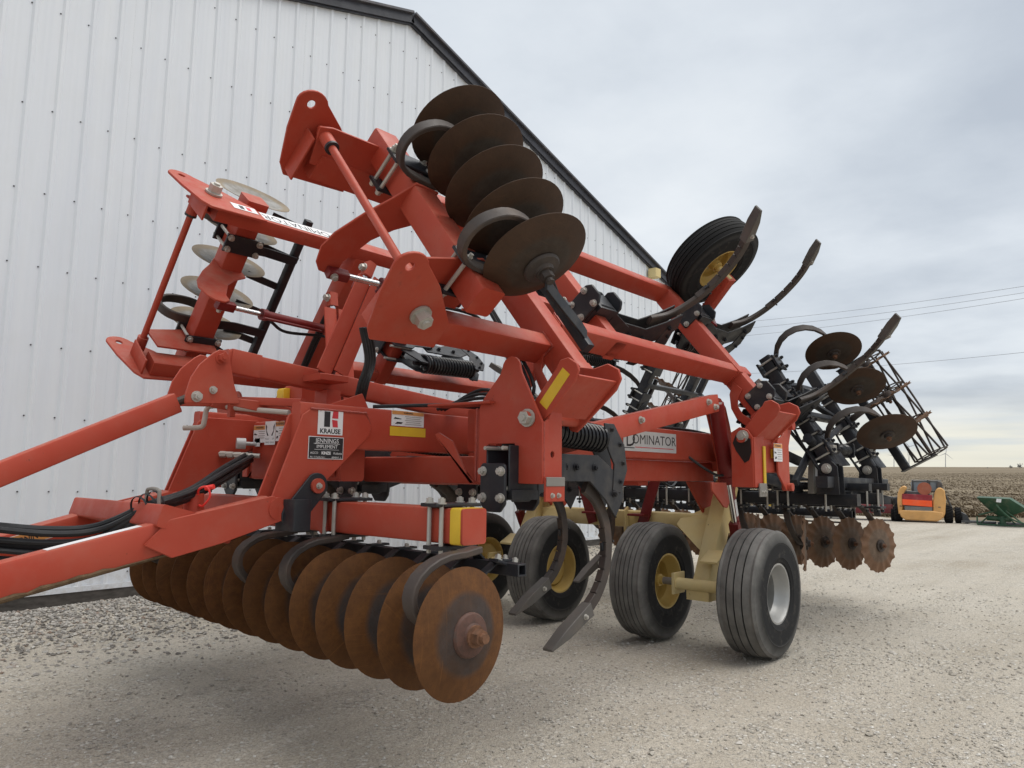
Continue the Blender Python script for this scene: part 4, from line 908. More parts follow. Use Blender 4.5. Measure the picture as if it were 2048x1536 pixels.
# ---------------- folded wings
def wing_frame(W, s):
    near = s < 0; P = W.p; N, Vv = W.N, W.V; Xv = V(1, 0, 0); pre = 'near' if near else 'far'
    tube = lambda nm, a, b, w, h, lab=None, r=.014, mat=RED: part(nm, MB().bar(P(*a), P(*b), w, h, N, r), mat, label=lab)
    tube('wing_beam', (2.08, .50, .065), (3.22, .50, .065), .11, .15)
    tube('wing_beam', (3.33, .63, .125), (6.0, .63, .125), .10, .155, 'lower long beam of the %s folded wing' % pre)
    tube('wing_beam', (2.12, 1.66, .115), (6.32, 1.66, .115), .10, .155, 'upper long beam of the %s folded wing' % pre)
    tube('wing_crossbar', (3.275, .20, .115), (3.275, 1.62, .115), .13, .17)
    tube('wing_crossbar', (4.0, .58, .11), (4.0, 1.62, .11), .12, .15)
    tube('wing_crossbar', (5.84, .10, .115), (5.84, 1.62, .115), .13, .17)
    part('weld_collar', MB().bar(P(5.73, .63, .125), P(5.80, .63, .125), .115, .17, N, .004), RED)
    # front plates with towing holes, rod between them
    poly = [(2.42, -.02), (2.40, .14), (2.20, .33)] + [(1.99 + .088 * math.cos(math.radians(a_)), .385 + .075 * math.sin(math.radians(a_))) for a_ in range(25, 200, 17)] + [(1.93, .22), (1.99, .02), (2.04, -.04)]
    for v in (.435, 1.715):
        part('front_plate', MB().holed([P(x, v, n) for x, n in poly], Vv * .016, P(1.985, v, .385), .022), RED, bevel=.003, label='%s front plate of the %s wing with a round hole' % ('upper' if v > 1 else 'lower', pre))
        part('plate_rib', MB().bar(P(2.03, v + (.07 if v < 1 else -.05), .0), P(2.03, v + (.07 if v < 1 else -.05), .26), .012, .11, Vv, .003), RED)
    bolt(P(2.20, .430, .16), -Vv, .040, RIP, name='castle_nut', h=.05)
    bolt(P(2.13, 1.735, .20), Vv, .040, RIP, name='castle_nut', h=.05)
    part('support_rod', MB().cyl(P(2.085, .44, .29), P(2.085, 1.70, .29), .021, n=14), RED)
    part('rod_collar', MB().cyl(P(2.085, 1.53, .29), P(2.085, 1.66, .29), .036, n=16), RED)
    part('rod_collar', MB().cyl(P(2.085, .47, .29), P(2.085, .57, .29), .036, n=16), RED)
    part('rod_ring', MB().cyl(P(2.085, 1.515, .29), P(2.085, 1.53, .29), .038, n=16), BLK)
    # gussets from the plates to the gang bar
    part('bar_gusset', MB().plate([P(2.03, 1.62, .33), P(2.10, 1.62, .35), P(2.56, 1.62, .36), P(2.60, 1.62, .30), P(2.55, 1.62, .12), P(2.08, 1.62, .12)], Vv * .014), RED, bevel=.002)
    part('bar_gusset', MB().plate([P(2.10, .60, .33), P(2.50, .60, .44), P(2.58, .60, .40), P(2.55, .60, .12), P(2.12, .60, .12)], Vv * .014), RED, bevel=.002)
    # gang bar, clamps
    part('gang_toolbar', MB().bar(P(2.47, .40, .33), P(2.47, 1.74, .33), .155, .155, N, .014), RED, label='gang bar of the %s wing' % pre)
    part('crescent_arm', MB().plate([P(x, 1.2, n) for x, n in ((2.56, .415), (2.40, .42), (2.33, .30), (2.23, .16), (2.14, .0), (2.115, -.10), (2.14, -.20), (2.18, -.245), (2.24, -.255), (2.285, -.22), (2.285, -.15), (2.36, .02), (2.45, .12), (2.56, .20))], Vv * .014), RED, bevel=.003)
    for v0 in (.60, 1.42):
        for n_, nm in ((.238, 'clamp_plate'), (.422, 'clamp_plate')):
            part(nm, MB().bar(P(2.34, v0, n_), P(2.60, v0, n_), .13, .016, N, .003), BLK)
        for sx in (2.365, 2.575):
            for sv in (-.042, .042):
                part('clamp_rod', MB().cyl(P(sx, v0 + sv, .20), P(sx, v0 + sv, .47), .011, n=8), ZN); bolt(P(sx, v0 + sv, .228), -N, .017, RIP); bolt(P(sx, v0 + sv, .432), N, .017, RIP)
    lo, hi = (.40, 1.37) if near else (.56, 1.62)
    a, b = P(2.63, lo, .60), P(2.635, hi, .685)
    g = gang(a, b, 5, D_BROWN if near else D_PALE, None, None, Xv, fm='worn_iron', nm='worn_iron')
    dd = (b - a).normalized()
    for v0 in ((.53, 1.25) if near else (.69, 1.49)):
        q = a.lerp(b, min(1.0, max(0, (v0 - lo) / (hi - lo)))); a_ = P(2.46, v0, .425)
        cpts = [a_ + Xv * .10 - N * .0, a_ + Xv * .02] + [P(x_, v0, n_) for x_, n_ in ((2.34, .44), (2.265, .49), (2.235, .575), (2.26, .66), (2.34, .725), (2.44, .74), (2.54, .715))] + [q + Xv * .0]
        part('spring_hanger', MB().strip(spline(cpts, 3), Vv, .064, .027), IRON, g)
    # scraper bar and scrapers
    part('scraper_bar', MB().bar(P(2.98, lo - .28, .40), P(2.98, hi + .05, .44), .055, .055, N, .006), BLK)
    for k in range(5):
        q = P(2.98, lo + .03 + .25 * k, .41); mb = MB(); mb.strip([q + N * .03 + Xv * .05, q + N * .035 - Xv * .02, q + N * .09 - Xv * .12, q + N * .15 - Xv * .22], Vv, .055, .01); part('scraper', mb, BLK)
        bolt(q + N * .036, N, .012, RIP)
    q = P(2.98, lo - .24, .40); part('scraper', MB().strip([P(2.98, lo - .22, .43), P(2.92, lo - .20, .46), P(2.76, lo - .14, .52), P(2.62, lo - .09, .575)], Vv * .6 + N * .5, .062, .014), BLK)
    for v0 in (.70, 1.35): part('scraper_bracket', MB().strip([P(2.54, v0, .40), P(2.75, v0, .42), P(2.98, v0, .38)], Vv, .07, .014), BLK)
    # angle cylinder along the inside
    c0, c1 = P(2.24, 1.17, -.22), P(3.12, 1.10, -.16) 
    cd = (c1 - c0).normalized()
    part('angle_cylinder', MB().cyl(c0 + cd * .30, c1 - cd * .02, .032, n=14).cyl(c0 + cd * .30, c0 + cd * .34, .040, n=14), RDK)
    part('cylinder_rod', MB().cyl(c0 + cd * .07, c0 + cd * .32, .017, n=12), M['chrome'])
    part('cylinder_clevis', MB().bar(c0 - cd * .03, c0 + cd * .09, .05, .06, Vv, .008), RDK); bolt(c0 - Vv * .03, -Vv, .016, RIP)
    part('cylinder_stay', MB().cyl(c0 + cd * .30 - N * .05, c1 - cd * .1 - N * .05, .010, n=8), RDK)
    part('cylinder_hose', MB().tube(spline([c0 + cd * .40 - Vv * .04, c0 + cd * .55 - Vv * .09, c1 - Vv * .05 - N * .02, c1 + Xv * .1 - Vv * .15, c1 + Xv * .12 - Vv * .5], 6), .011, 8), M['hose'])
    # hinge arms, front and rear
    for X0, X1, Xt in ((2.845, 3.19, 3.275), (5.345, 5.70, 5.84)):
        for k, xx in enumerate((X0, X1)):
            pts = [P(xx, v, n) for v, n in ((-.052, .02), (-.05, -.03), (-.02, -.055), (.03, -.05), (.055, -.02), (.10, .26), (.115, .30), (.09, .345), (.03, .365), (-.005, .35), (-.03, .30))]
            if k: pts = [P(xx, v, n) for v, n in ((-.052, .02), (-.05, -.03), (-.02, -.055), (.03, -.05), (.10, .0), (.22, .04), (.22, .20), (.14, .27), (.10, .35), (.03, .38), (-.02, .36), (-.045, .30))]
            part('hinge_arm', MB().plate(pts, V(.016, 0, 0)), RED, bevel=.004)
        part('arm_web', MB().plate([P(X0 + .018, -.040, .06), P(X1, -.040, .06), P(X1, -.018, .33), P(X0 + .018, -.018, .33)], Vv * .012), RED, bevel=.002)
        part('tube_foot', MB().bar(P(Xt, .06, .13), P(Xt, .26, .115), .135, .18, N, .014), RED)
        # window-shaped stay between arm and crossbar
        xs_ = Xt - .08
        ring = [P(xs_, v, n) for v, n in ((.56, .10), (.50, .01), (.40, -.055), (.30, -.075), (.12, -.03), (.06, .10), (.12, .13), (.15, .04), (.30, -.01), (.38, .0), (.43, .05), (.46, .12))]
        part('arm_stay', MB().plate(ring, V(.014, 0, 0)), RED, bevel=.003)
        part('hinge_shaft', MB().cyl(P(X0 - .08, 0, 0), P(X1 + .05, 0, 0), .030, n=16), RED)
        if near: bolt(P(X0 - .002, 0, 0), -Xv, .032, RIP, name='hinge_nut', h=.03)
    if near:
        e = P(2.8435, .005, .10) ; f_ = P(2.8435, .035, .315)
        part('reflector_tape', MB().plate([P(2.8445, -.022, .085), P(2.8445, .036, .075), P(2.8445, .072, .29), P(2.8445, .016, .30)], V(-.0015, 0, 0)), M['yellow_tape'])
    # shanks of the wing
    for X_, v_ in ((4.0, .92), (5.9, 1.30), (5.9, .32)):
        shank(P(X_, v_, .12), Xv, N, Vv, swept=True)
    # gauge wheel on its arm
    c = P(6.08, 1.66, .585); m = aim(c, -Vv, Xv)
    R_ = .40
    gw = obj('gauge_wheel', GRIM, None, RIP, mtx=m); obj('tyre', GTYRE, None, gw, mtx=m @ Matrix.Rotation(1.1, 4, 'Z')); hub(None, 1, gw, m @ Matrix.Translation((0, 0, -.02)), M['rim_gold'])
    gw['label'] = 'gauge wheel of the %s wing, ribbed tyre on a gold rim' % pre
    part('gauge_arm', MB().bar(P(6.25, 1.42, .08), P(6.09, 1.42, .60), .085, .10, Xv, .01), RED); part('gauge_spindle', MB().cyl(P(6.09, 1.40, .585), P(6.08, 1.66, .585), .028, n=12), YEL)
    part('arm_plate', MB().plate([P(x, 1.34, n) for x, n in ((5.78, .0), (6.36, .02), (6.40, .10), (6.36, .18), (6.15, .22), (5.8, .20))], Vv * .014), RED, bevel=.003)
    part('arm_strap', MB().bar(P(6.05, 1.20, .23), P(6.30, 1.50, .23), .09, .014, N, .003), RDK)
    for x, v in ((6.08, 1.24), (6.27, 1.46), (6.16, 1.33)): bolt(P(x, v, .238), N, .014, RIP)
GTYRE = wheel_mesh(.435, .26, .20, 5); GRIM = rim_mesh(.20, .26, M['rim_gold'], -.02)
wing_frame(WN, -1); wing_frame(WF, 1)
# fold cylinders standing on the centre frame
for s, pts in ((-1, ((3.02, 3.30, 1.72), (3.05, 3.62, 2.64))), (1, ((3.02, 4.42, 1.72), (3.05, 4.10, 2.64)))):
    a, b = V(pts[0]), V(pts[1])
    if s < 0: a, b = onY(652, 748, 3.75), onY(733, 548, 3.75)
    else: a, b = a, b
    if s > 0: a, b = V(3.05, 4.30, 1.75), V(3.05, 4.42, 2.55)
    d = (b - a).normalized()
    part('fold_cylinder', MB().cyl(a, a.lerp(b, .86), .05, n=16).cyl(a.lerp(b, .82), a.lerp(b, .88), .058, n=16), RDK); part('cylinder_rod', MB().cyl(a.lerp(b, .86), b, .022, n=12), M['chrome'])
    part('cylinder_guard', MB().bar(a + V(-.06, -.06, 0), b + V(-.06, -.06, -.05), .014, .10, (1, 0, 0), .003), RED); part('cylinder_guard', MB().bar(a + V(.05, -.075, 0), b + V(.05, -.075, -.05), .10, .014, (0, 1, 0), .003), RED)
    part('cylinder_foot', MB().box(a + V(0, 0, -.03), (.20, .18, .04)), RED); part('cylinder_clevis', MB().bar(b - d * .02, b + d * .08, .07, .06, r=.01), RED); bolt(b + d * .04 + V(-.035, 0, 0), (-1, 0, 0), .022, RIP)
    part('cylinder_mast', MB().bar((a.x + .12, a.y, 1.40), (a.x + .12, a.y, 1.74), .12, .12, (1, 0, 0), .01), RED)
# hoses run along the frame and up to the wings
for k in range(3):
    for W_, s_ in ((WN, -1), (WF, 1)):
        p = [V(3.12 + .03 * k, YC + s_ * .5, 1.74), V(3.2 + .03 * k, YC + s_ * .75, 1.80 + .03 * k), W_.p(3.16 - .02 * k, .30, -.10 - .02 * k), W_.p(3.17 - .02 * k, .75, -.04), W_.p(3.17 - .02 * k, 1.25, -.03)]
        part('hydraulic_hose', MB().tube(spline(p, 7), .011, 7), M['hose'])
    for s_ in (-1, 1):
        y_ = YC + s_ * (.93 - .03 * k)
        p = [V(2.7, YC + s_ * .4, 1.73), V(3.1, y_ - s_ * .2, 1.75), V(3.6, y_, 1.725), V(4.6, y_, 1.72 + .012 * (k % 2)), V(5.6, y_, 1.725), V(6.2, y_ + s_ * .1, 1.66)]
        part('hydraulic_hose', MB().tube(spline(p, 7), .011, 7), M['hose'])
# hoses down from the near wing
for k in range(4):
    p = [onY(722 + 6 * k, 655, 3.3), onY(733 + 5 * k, 720, 3.32 + .02 * k), onY(720 + 5 * k, 765, 3.35), onY(712 + 5 * k, 800, 3.4)]
    part('hydraulic_hose', MB().tube(spline(p, 6), .012, 8), M['hose'])
for k in range(3):
    p = [V(3.2 + .05 * k, 2.62, 1.75), V(3.35 + .06 * k, 2.58, 1.72), V(3.42 + .06 * k, 2.60, 1.62), V(3.36 + .06 * k, 2.66, 1.52), V(3.2 + .05 * k, 2.75, 1.5)]
    part('hydraulic_hose', MB().tube(spline(p, 6), .012, 8), M['hose'])
# ---------------- rear leveller: black bars, discs on spring hangers, rolling basket
def single_disc(c, axis, mesh, arm_a, bulge, side, mat=IRON, hmat=BLK):
    """one blade on its own C hanger; c hub centre, arm_a clamp point on the bar"""
    axis = V(axis).normalized()
    h = part('disc_hanger', MB().strip([arm_a - V(bulge) * .35, arm_a] + [arm_a.lerp(c, .5) - (c - arm_a) * .5 * math.cos(math.pi * k / 10) + V(bulge) * math.sin(math.pi * k / 10) for k in range(1, 10)] + [c + axis * -.05, c + axis * -.05 - V(bulge) * .3], side, .062, .024), mat)
    m = aim(c, axis); obj('disc_blade', mesh, None, h, mtx=m)
    obj('blade_hub', MB().cyl(c - axis * .06, c + axis * .015, .062, n=16).cyl(c + axis * .015, c + axis * .04, .036, n=12), IRON, h)
    bolt(c + axis * .04, axis, .018, h, M['nut_rust'])
    return h
def rear_unit(P, Xv, Vv, Nv, v0, v1, vs1, vs2, pre, flat1, flat2, b1=6.95, d1=7.42, b2=8.15, d2=8.45, bx=8.78, bofs=-.12):
    bar = lambda nm, a, b, w, h, mat=BLK: part(nm, MB().bar(P(*a), P(*b), w, h, Nv, .010), mat)
    bar('leveller_bar', (b1, v0, .02), (b1, v1, .02), .11, .11); bar('leveller_bar', (b2, v0, .02), (b2, v1, .02), .11, .11)
    bar('leveller_rail', (b1 + .14, v0 + .1, -.02), (b1 + .14, v1 - .15, -.02), .05, .05)
    for v_ in (v0 + .22, (v0 + v1) / 2, v1 - .25): bar('leveller_spacer', (b1 - .05, v_, -.02), (b2 + .15, v_, -.02), .06, .07)
    for k, (v_, ax) in enumerate(vs1):
        c = P(d1, v_, .47)
        single_disc(c, Vv * -1 + Xv * ax - Nv * (0 if pre == 'centre' else .1), D_FLAT if flat1 else D_WAVY, P(b1 + .06, v_ + (.06 if pre == 'centre' else .15), .10), Xv * -.14 + Nv * (.05 if pre == 'centre' else .16) + Vv * (0 if pre == 'centre' else .19), Vv)
        for sv in (-.05, .05):
            for sx in (b1 - .065, b1 + .065): part('clamp_rod', MB().cyl(P(sx, v_ + .06 + sv, -.07), P(sx, v_ + .06 + sv, .14), .010, n=6), ZN); bolt(P(sx, v_ + .06 + sv, .13), Nv, .015, RIP, BLK)
        part('clamp_plate', MB().bar(P(b1 - .09, v_ + .06, .105), P(b1 + .10, v_ + .06, .105), .15, .02, Nv, .004), BLK); part('clamp_plate', MB().bar(P(b1 - .09, v_ + .06, -.062), P(b1 + .10, v_ + .06, -.062), .15, .02, Nv, .004), BLK)
    for k, (v_, ax) in enumerate(vs2):
        single_disc(P(d2, v_, .50), Vv * -1 + Xv * ax, D_WAVY, P(b2 + .05, v_ + (.10 if pre == 'centre' else -.06), .10), Xv * (.16 if pre == 'centre' else -.12) + Nv * .0, Vv)
        for sv in (-.05, .05):
            for sx in (b2 - .07, b2 + .07): part('clamp_rod', MB().cyl(P(sx, v_ - .06 + sv, -.07), P(sx, v_ - .06 + sv, .14), .010, n=6), ZN); bolt(P(sx, v_ - .06 + sv, .13), Nv, .015, RIP, BLK)
        part('clamp_plate', MB().bar(P(b2 - .09, v_ - .06, .105), P(b2 + .10, v_ - .06, .105), .15, .02, Nv, .004), BLK)
    # rolling basket
    bv0, bv1, bn, R = v0 + bofs, v1 - .05, .50, .175
    bar('basket_beam', (bx - .02, bv0, .22), (bx - .02, bv1, .22), .085, .085)
    axle = part('basket_axle', MB().cyl(P(bx, bv0, bn), P(bx, bv1, bn), .018, n=10), IRON)
    nb = 8
    for k in range(nb):
        pts = []
        for i in range(17):
            f = i / 16; th = 2 * math.pi * k / nb + 1.15 * f
            pts.append(P(bx, bv0 + .03 + (bv1 - bv0 - .06) * f, bn) + Xv * R * math.cos(th) + Nv * R * math.sin(th))
        part('basket_rod', MB().tube(pts, .0105, 6), M['worn_iron'], axle)
    for f in (0, .33, .66, 1):
        ring = MB(); c = P(bx, bv0 + .03 + (bv1 - bv0 - .06) * f, bn); ring.lathe([(R - .03, -.004), (R - .005, -.004), (R - .005, .004), (R - .03, .004), (R - .03, -.004)], c, Vv, 20); part('basket_ring', ring, IRON, axle)
        ring = MB()
        for k in range(3):
            th = k * math.pi / 3 + f; u = Xv * math.cos(th) + Nv * math.sin(th); ring.bar(c - u * (R - .02), c + u * (R - .02), .03, .006, Vv, .001)
        o = part('basket_spoke', ring, IRON, axle); o['kind'] = 'stuff'
    for v_ in (bv0, bv1):
        part('basket_end', MB().plate([P(bx - .08, v_, .17), P(bx + .05, v_, .17), P(bx + .06, v_, bn + .04), P(bx - .05, v_, bn + .05)], Vv * .012), BLK, bevel=.003)
    for v_ in (v0 + .3, v1 - .3): part('basket_arm', MB().strip(spline([P(b2 + .05, v_, .0), P(bx - .33, v_, .0), P(bx - .13, v_, .08), P(bx - .02, v_, .22)], 4), Vv, .07, .04), BLK)
Xv = V(1, 0, 0)
rear_unit(RN.p, Xv, RN.V, RN.N, .02, 1.22, ((1.05, -.52), (.63, -.52), (.12, -.52)), ((.98, .27), (.60, .27), (.24, .27)), 'near', True, False, d1=7.48, d2=8.35, bx=8.62)
rear_unit(RF.p, Xv, RF.V, RF.N, .02, 1.48, ((1.40, .25), (1.0, .25), (.45, .25)), ((1.1, -.35), (.72, -.35), (.3, -.35)), 'far', True, False, b1=8.15, d1=7.70, b2=9.3, d2=9.6, bx=10.0)
PC = lambda X_, v_, n_: V(X_, 2.14 + v_, 1.17 - n_)
rear_unit(PC, Xv, V(0, 1, 0), V(0, 0, -1), -.06, 3.50, tuple((.55 + .47 * k, .30) for k in range(6)), tuple((.06 + .275 * k, -.36) for k in range(12)), 'centre', False, False, b1=7.15, d1=7.5, b2=7.86, d2=8.2, bx=8.85, bofs=.55)
# upper rails, hinge lugs and drawbars of the centre leveller
part('leveller_rail', MB().bar((6.7, 2.25, 1.31), (8.6, 2.25, 1.29), .10, .10, r=.008), BLK); part('leveller_rail', MB().bar((6.7, 2 * YC - 2.25, 1.31), (8.6, 2 * YC - 2.25, 1.29), .10, .10, r=.008), BLK)
part('leveller_rail', MB().bar((7.3, 2.02, 1.265), (7.3, 5.7, 1.265), .09, .07, r=.008), BLK); part('leveller_rail', MB().bar((7.9, 2.02, 1.265), (7.9, 5.7, 1.265), .09, .07, r=.008), BLK)
for s in (-1, 1):
    f = (lambda p: V(p)) if s < 0 else mir
    W = RN if s < 0 else RF
    for X_ in (6.95, 8.17):
        for dx in (-.075, .075):
            part('hinge_lug', MB().plate([f(p) for p in ((X_ + dx, 2.16, 1.20), (X_ + dx, 2.36, 1.20), (X_ + dx, 2.34, 1.46), (X_ + dx, 2.29, 1.50), (X_ + dx, 2.22, 1.50), (X_ + dx, 2.17, 1.45))], (.014, 0, 0)), BLK, bevel=.003)
        bolt(f((X_ - .085, 2.26, 1.43)), (-1, 0, 0), .034, RIP, name='hinge_pin')
        # webbed lower part of the folded arm
        part('arm_web', MB().plate([W.p(X_ + .05, .0, .06), W.p(X_ + .05, .62, .06), W.p(X_ + .30, .28, .05), W.p(X_ + .42, .02, .05)], W.N * .014), BLK, bevel=.003)
        part('stop_block', MB().box(W.p(X_, .16, .10), (.09, .07, .07)), M['zinc'])
    # parallel links from the red frame
    for z0, z1 in ((1.66, 1.50), (1.36, 1.24)):
        for yy in (2.62, 3.3): part('leveller_link', MB().bar(f((6.15, yy, z0)), f((7.2, yy, z1)), .05, .085, r=.006), BLK)
    part('link_post', MB().plate([f(p) for p in ((7.02, 2.44, 1.20), (7.22, 2.44, 1.20), (7.16, 2.44, 1.62), (7.08, 2.44, 1.64))], (0, .05, 0)), M['grey_pipe'], bevel=.003)
    part('link_decal', MB().plate([f(p) for p in ((7.08, 2.4375, 1.36), (7.15, 2.4375, 1.36), (7.14, 2.4375, 1.48), (7.09, 2.4375, 1.48))], (0, -s * -.0015, 0)), M['white_decal'])
    part('depth_cylinder', MB().cyl(f((6.70, 2.36, 1.70)), f((7.05, 2.40, 1.63)), .042, n=16).cyl(f((7.05, 2.40, 1.63)), f((7.12, 2.41, 1.615)), .05, n=16), BLK); part('cylinder_rod', MB().cyl(f((7.1, 2.41, 1.62)), f((7.35, 2.43, 1.57)), .02, n=12), M['chrome'])
    part('leveller_brace', MB().bar(f((7.2, 2.43, 1.60)), f((7.75, 2.38, 1.27)), .05, .06, r=.006), BLK); part('leveller_brace', MB().bar(f((7.05, 2.45, 1.62)), f((6.6, 2.45, 1.30)), .05, .06, r=.006), BLK)
    for k in range(4):
        p = [f((6.3 + .05 * k, 2.9, 1.55)), f((6.6, 2.7 + .04 * k, 1.36 + .02 * k)), f((6.95, 2.5 + .05 * k, 1.33 + .015 * k)), f((7.4, 2.6 + .05 * k, 1.33)), f((7.9, 2.9 + .1 * k, 1.32))]
        part('hydraulic_hose', MB().tube(spline(p, 6), .012, 7), M['hose'])
    # thin stay on the folded rear arms
    part('arm_stay', MB().bar(W.p(6.8, .62, -.12), W.p(7.0, .15, -.10), .02, .03, r=.003), BLK)
    # tool bar connecting main wing to its rear arms
    part('wing_tail', MB().bar((WN if s < 0 else WF).p(5.95, .42, .12), W.p(6.75, .75, .02), .14, .15, (WN if s < 0 else WF).N, .008), BLK)
    part('tail_clamp', MB().bar((WN if s < 0 else WF).p(6.10, .46, .11), (WN if s < 0 else WF).p(6.14, .47, .11), .18, .19, (WN if s < 0 else WF).N, .004), ZN)

# hoses, clips and small brackets that crowd the rear arms
rr = random.Random(21)
for s in (-1, 1):
    W = RN if s < 0 else RF; bx_ = (6.95, 8.15) if s < 0 else (8.15, 9.3)
    for X_ in bx_:
        for k in range(3):
            p = [W.p(X_ - .08 + .03 * k, .0, -.07), W.p(X_ - .09 + .03 * k, .3, -.075 - .01 * k), W.p(X_ - .08 + .03 * k, .7, -.07), W.p(X_ - .04 + .03 * k, .95, -.08), W.p(X_ + .16, 1.1, -.04)]
            part('hydraulic_hose', MB().tube(spline(p, 6), .011, 7), M['hose'])
        for v_ in (.34, .48, .80, .90):
            part('bar_clip', MB().bar(W.p(X_ - .075, v_, .085), W.p(X_ + .075, v_, .085), .035, .014, W.N, .003), BLK)
            part('u_bolt', MB().tube([W.p(X_ - .07, v_, .12), W.p(X_ - .07, v_, -.06), W.p(X_ - .05, v_, -.075), W.p(X_ + .05, v_, -.075), W.p(X_ + .07, v_, -.06), W.p(X_ + .07, v_, .12)], .009, 7), ZN)
            for sx in (-.07, .07): bolt(W.p(X_ + sx, v_, .10), W.N, .014, RIP, BLK)
        part('arm_rib', MB().bar(W.p(X_ + .07, .05, .02), W.p(X_ + .07, 1.15, .02), .02, .05, W.N, .003), BLK)
    part('cross_brace', MB().bar(W.p(bx_[0], .22, .0), W.p(bx_[1], .55, .0), .045, .055, W.N, .005), BLK); part('cross_brace', MB().bar(W.p(bx_[0], .95, .0), W.p(bx_[1], .62, .0), .045, .055, W.N, .005), BLK)
    for v_ in (.20, .85):
        q = W.p(bx_[0] + .30, v_, .02); part('coil_spring', MB().coil(q, q + V(.42, 0, .01), .052, .011, 13), M['spring_black']); part('spring_rod', MB().cyl(q - V(.06, 0, 0), q + V(.50, 0, .01), .014, n=8), BLK)
        part('spring_seat', MB().box(q + V(.44, 0, .01), (.03, .14, .14), .01), BLK); part('spring_seat', MB().box(q - V(.02, 0, 0), (.03, .14, .14), .01), BLK)
    # springs and trip arms of the wing seen against the sky
    Wm = WN if s < 0 else WF
    for v_ in (.32, 1.30):
        q = Wm.p(6.15, v_, -.10); part('spring_seat', MB().box(q + V(.58, 0, 0), (.03, .13, .13), .01), BLK)
for k in range(5):
    y_ = 2.35 + .55 * k; part('rail_clip', MB().box((7.15, y_, 1.275), (.17, .06, .03), .004), BLK); part('rail_clip', MB().box((7.86, y_, 1.275), (.17, .06, .03), .004), BLK)
    for X_ in (7.15, 7.86):
        for sx in (-.07, .07): part('u_bolt', MB().cyl((X_ + sx, y_, 1.04), (X_ + sx, y_, 1.30), .010, n=7), ZN)
for k in range(5):
    p = [V(6.2, 3.0 + .25 * k, 1.5), V(6.5, 2.9 + .25 * k, 1.25 + .04 * (k % 3)), V(6.9, 2.85 + .3 * k, 1.32), V(7.3, 2.9 + .3 * k, 1.36 + .03 * (k % 2)), V(7.7, 3.0 + .3 * k, 1.33)]
    part('hydraulic_hose', MB().tube(spline(p, 6), .012, 7), M['hose'])
# weld beads at the main joints
t = NT('weld_bead', .45); t.col(t.ramp(t.noise(60, 3, .6, t.geo()), [(.3, (.26, .034, .02)), (.7, (.40, .075, .05))])); t.bump(t.noise(140, 2, .5, t.geo()), .6, .004)
def weld(pts, r=.006):
    out = []
    for a, b in zip(pts[:-1], pts[1:]):
        a, b = V(a), V(b); n = max(2, int((b - a).length / .012))
        out += [a.lerp(b, i / n) for i in range(n)]
    out.append(V(pts[-1])); part('weld_bead', MB().tube([p + V(rr.uniform(-1, 1), rr.uniform(-1, 1), rr.uniform(-1, 1)) * .0014 for p in out], r, 6), M['weld_bead'])
weld([(2.15, YM - .007, 1.668), (2.50, YM - .007, 1.668), (2.546, YM + .007, 1.60), (2.53, YM + .007, 1.545)])
weld([(2.795, 2.70, 1.31), (2.795, 2.70, 1.69)]); weld([(2.815, 2.262, 1.31), (2.815, 2.262, 1.60)])
for W in (WN, WF):
    weld([W.p(3.345, .575, .205), W.p(3.345, .685, .205)]); weld([W.p(3.345, .575, .205), W.p(3.345, .575, .05)]); weld([W.p(3.205, .44, .142), W.p(3.205, .56, .142)]); weld([W.p(3.205, .44, .142), W.p(3.205, .44, -.01)])
    weld([W.p(3.935, .685, .185), W.p(4.065, .685, .185)]); weld([W.p(5.77, .575, .205), W.p(5.77, .685, .205)]); weld([W.p(2.39, .42, .25), W.p(2.55, .42, .25)])
weld([onX(646, 996, 2.322), onX(654, 1062, 2.322)])
# ---------------- decals and lettering
def text_mesh(body, size, align='CENTER', bold=0.0, squash=1.0):
    cu = bpy.data.curves.new('lettering', 'FONT'); cu.body = body; cu.size = size; cu.align_x = align; cu.align_y = 'CENTER'; cu.offset = bold; cu.resolution_u = 3; cu.space_character = 1.0
    tmp = bpy.data.objects.new('tmp', cu); COL.objects.link(tmp); dg = bpy.context.evaluated_depsgraph_get()
    me = bpy.data.meshes.new_from_object(tmp.evaluated_get(dg)); bpy.data.objects.remove(tmp); bpy.data.curves.remove(cu)
    for v in me.vertices: v.co.x *= squash
    return me
def letter(body, size, mat, parent, o, r, u, x, y, lift=.0016, align='CENTER', bold=0.0, squash=1.0):
    r, u = V(r).normalized(), V(u).normalized(); n = r.cross(u); p = V(o) + r * x + u * y + n * lift
    me = text_mesh(body, size, align, bold, squash); me.materials.append(mat)
    m = Matrix(((r.x, u.x, n.x, p.x), (r.y, u.y, n.y, p.y), (r.z, u.z, n.z, p.z), (0, 0, 0, 1)))
    return obj('lettering', me, None, parent, mtx=m)
def panel(name, o, r, u, w, h, mat, parent=None, lift=.0, label=None, th=.0012, pts=None):
    r, u = V(r).normalized(), V(u).normalized(); n = r.cross(u); o = V(o) + n * lift
    q = pts or ((-w / 2, -h / 2), (w / 2, -h / 2), (w / 2, h / 2), (-w / 2, h / 2))
    return obj(name, MB().plate([o + r * x + u * y for x, y in q], n * th), mat, parent or RIP, label)
X1, Z1 = V(1, 0, 0), V(0, 0, 1)
BD, WD, SDm, OD, RD = M['black_decal'], M['white_decal'], M['silver_decal'], M['orange_decal'], M['red_decal']
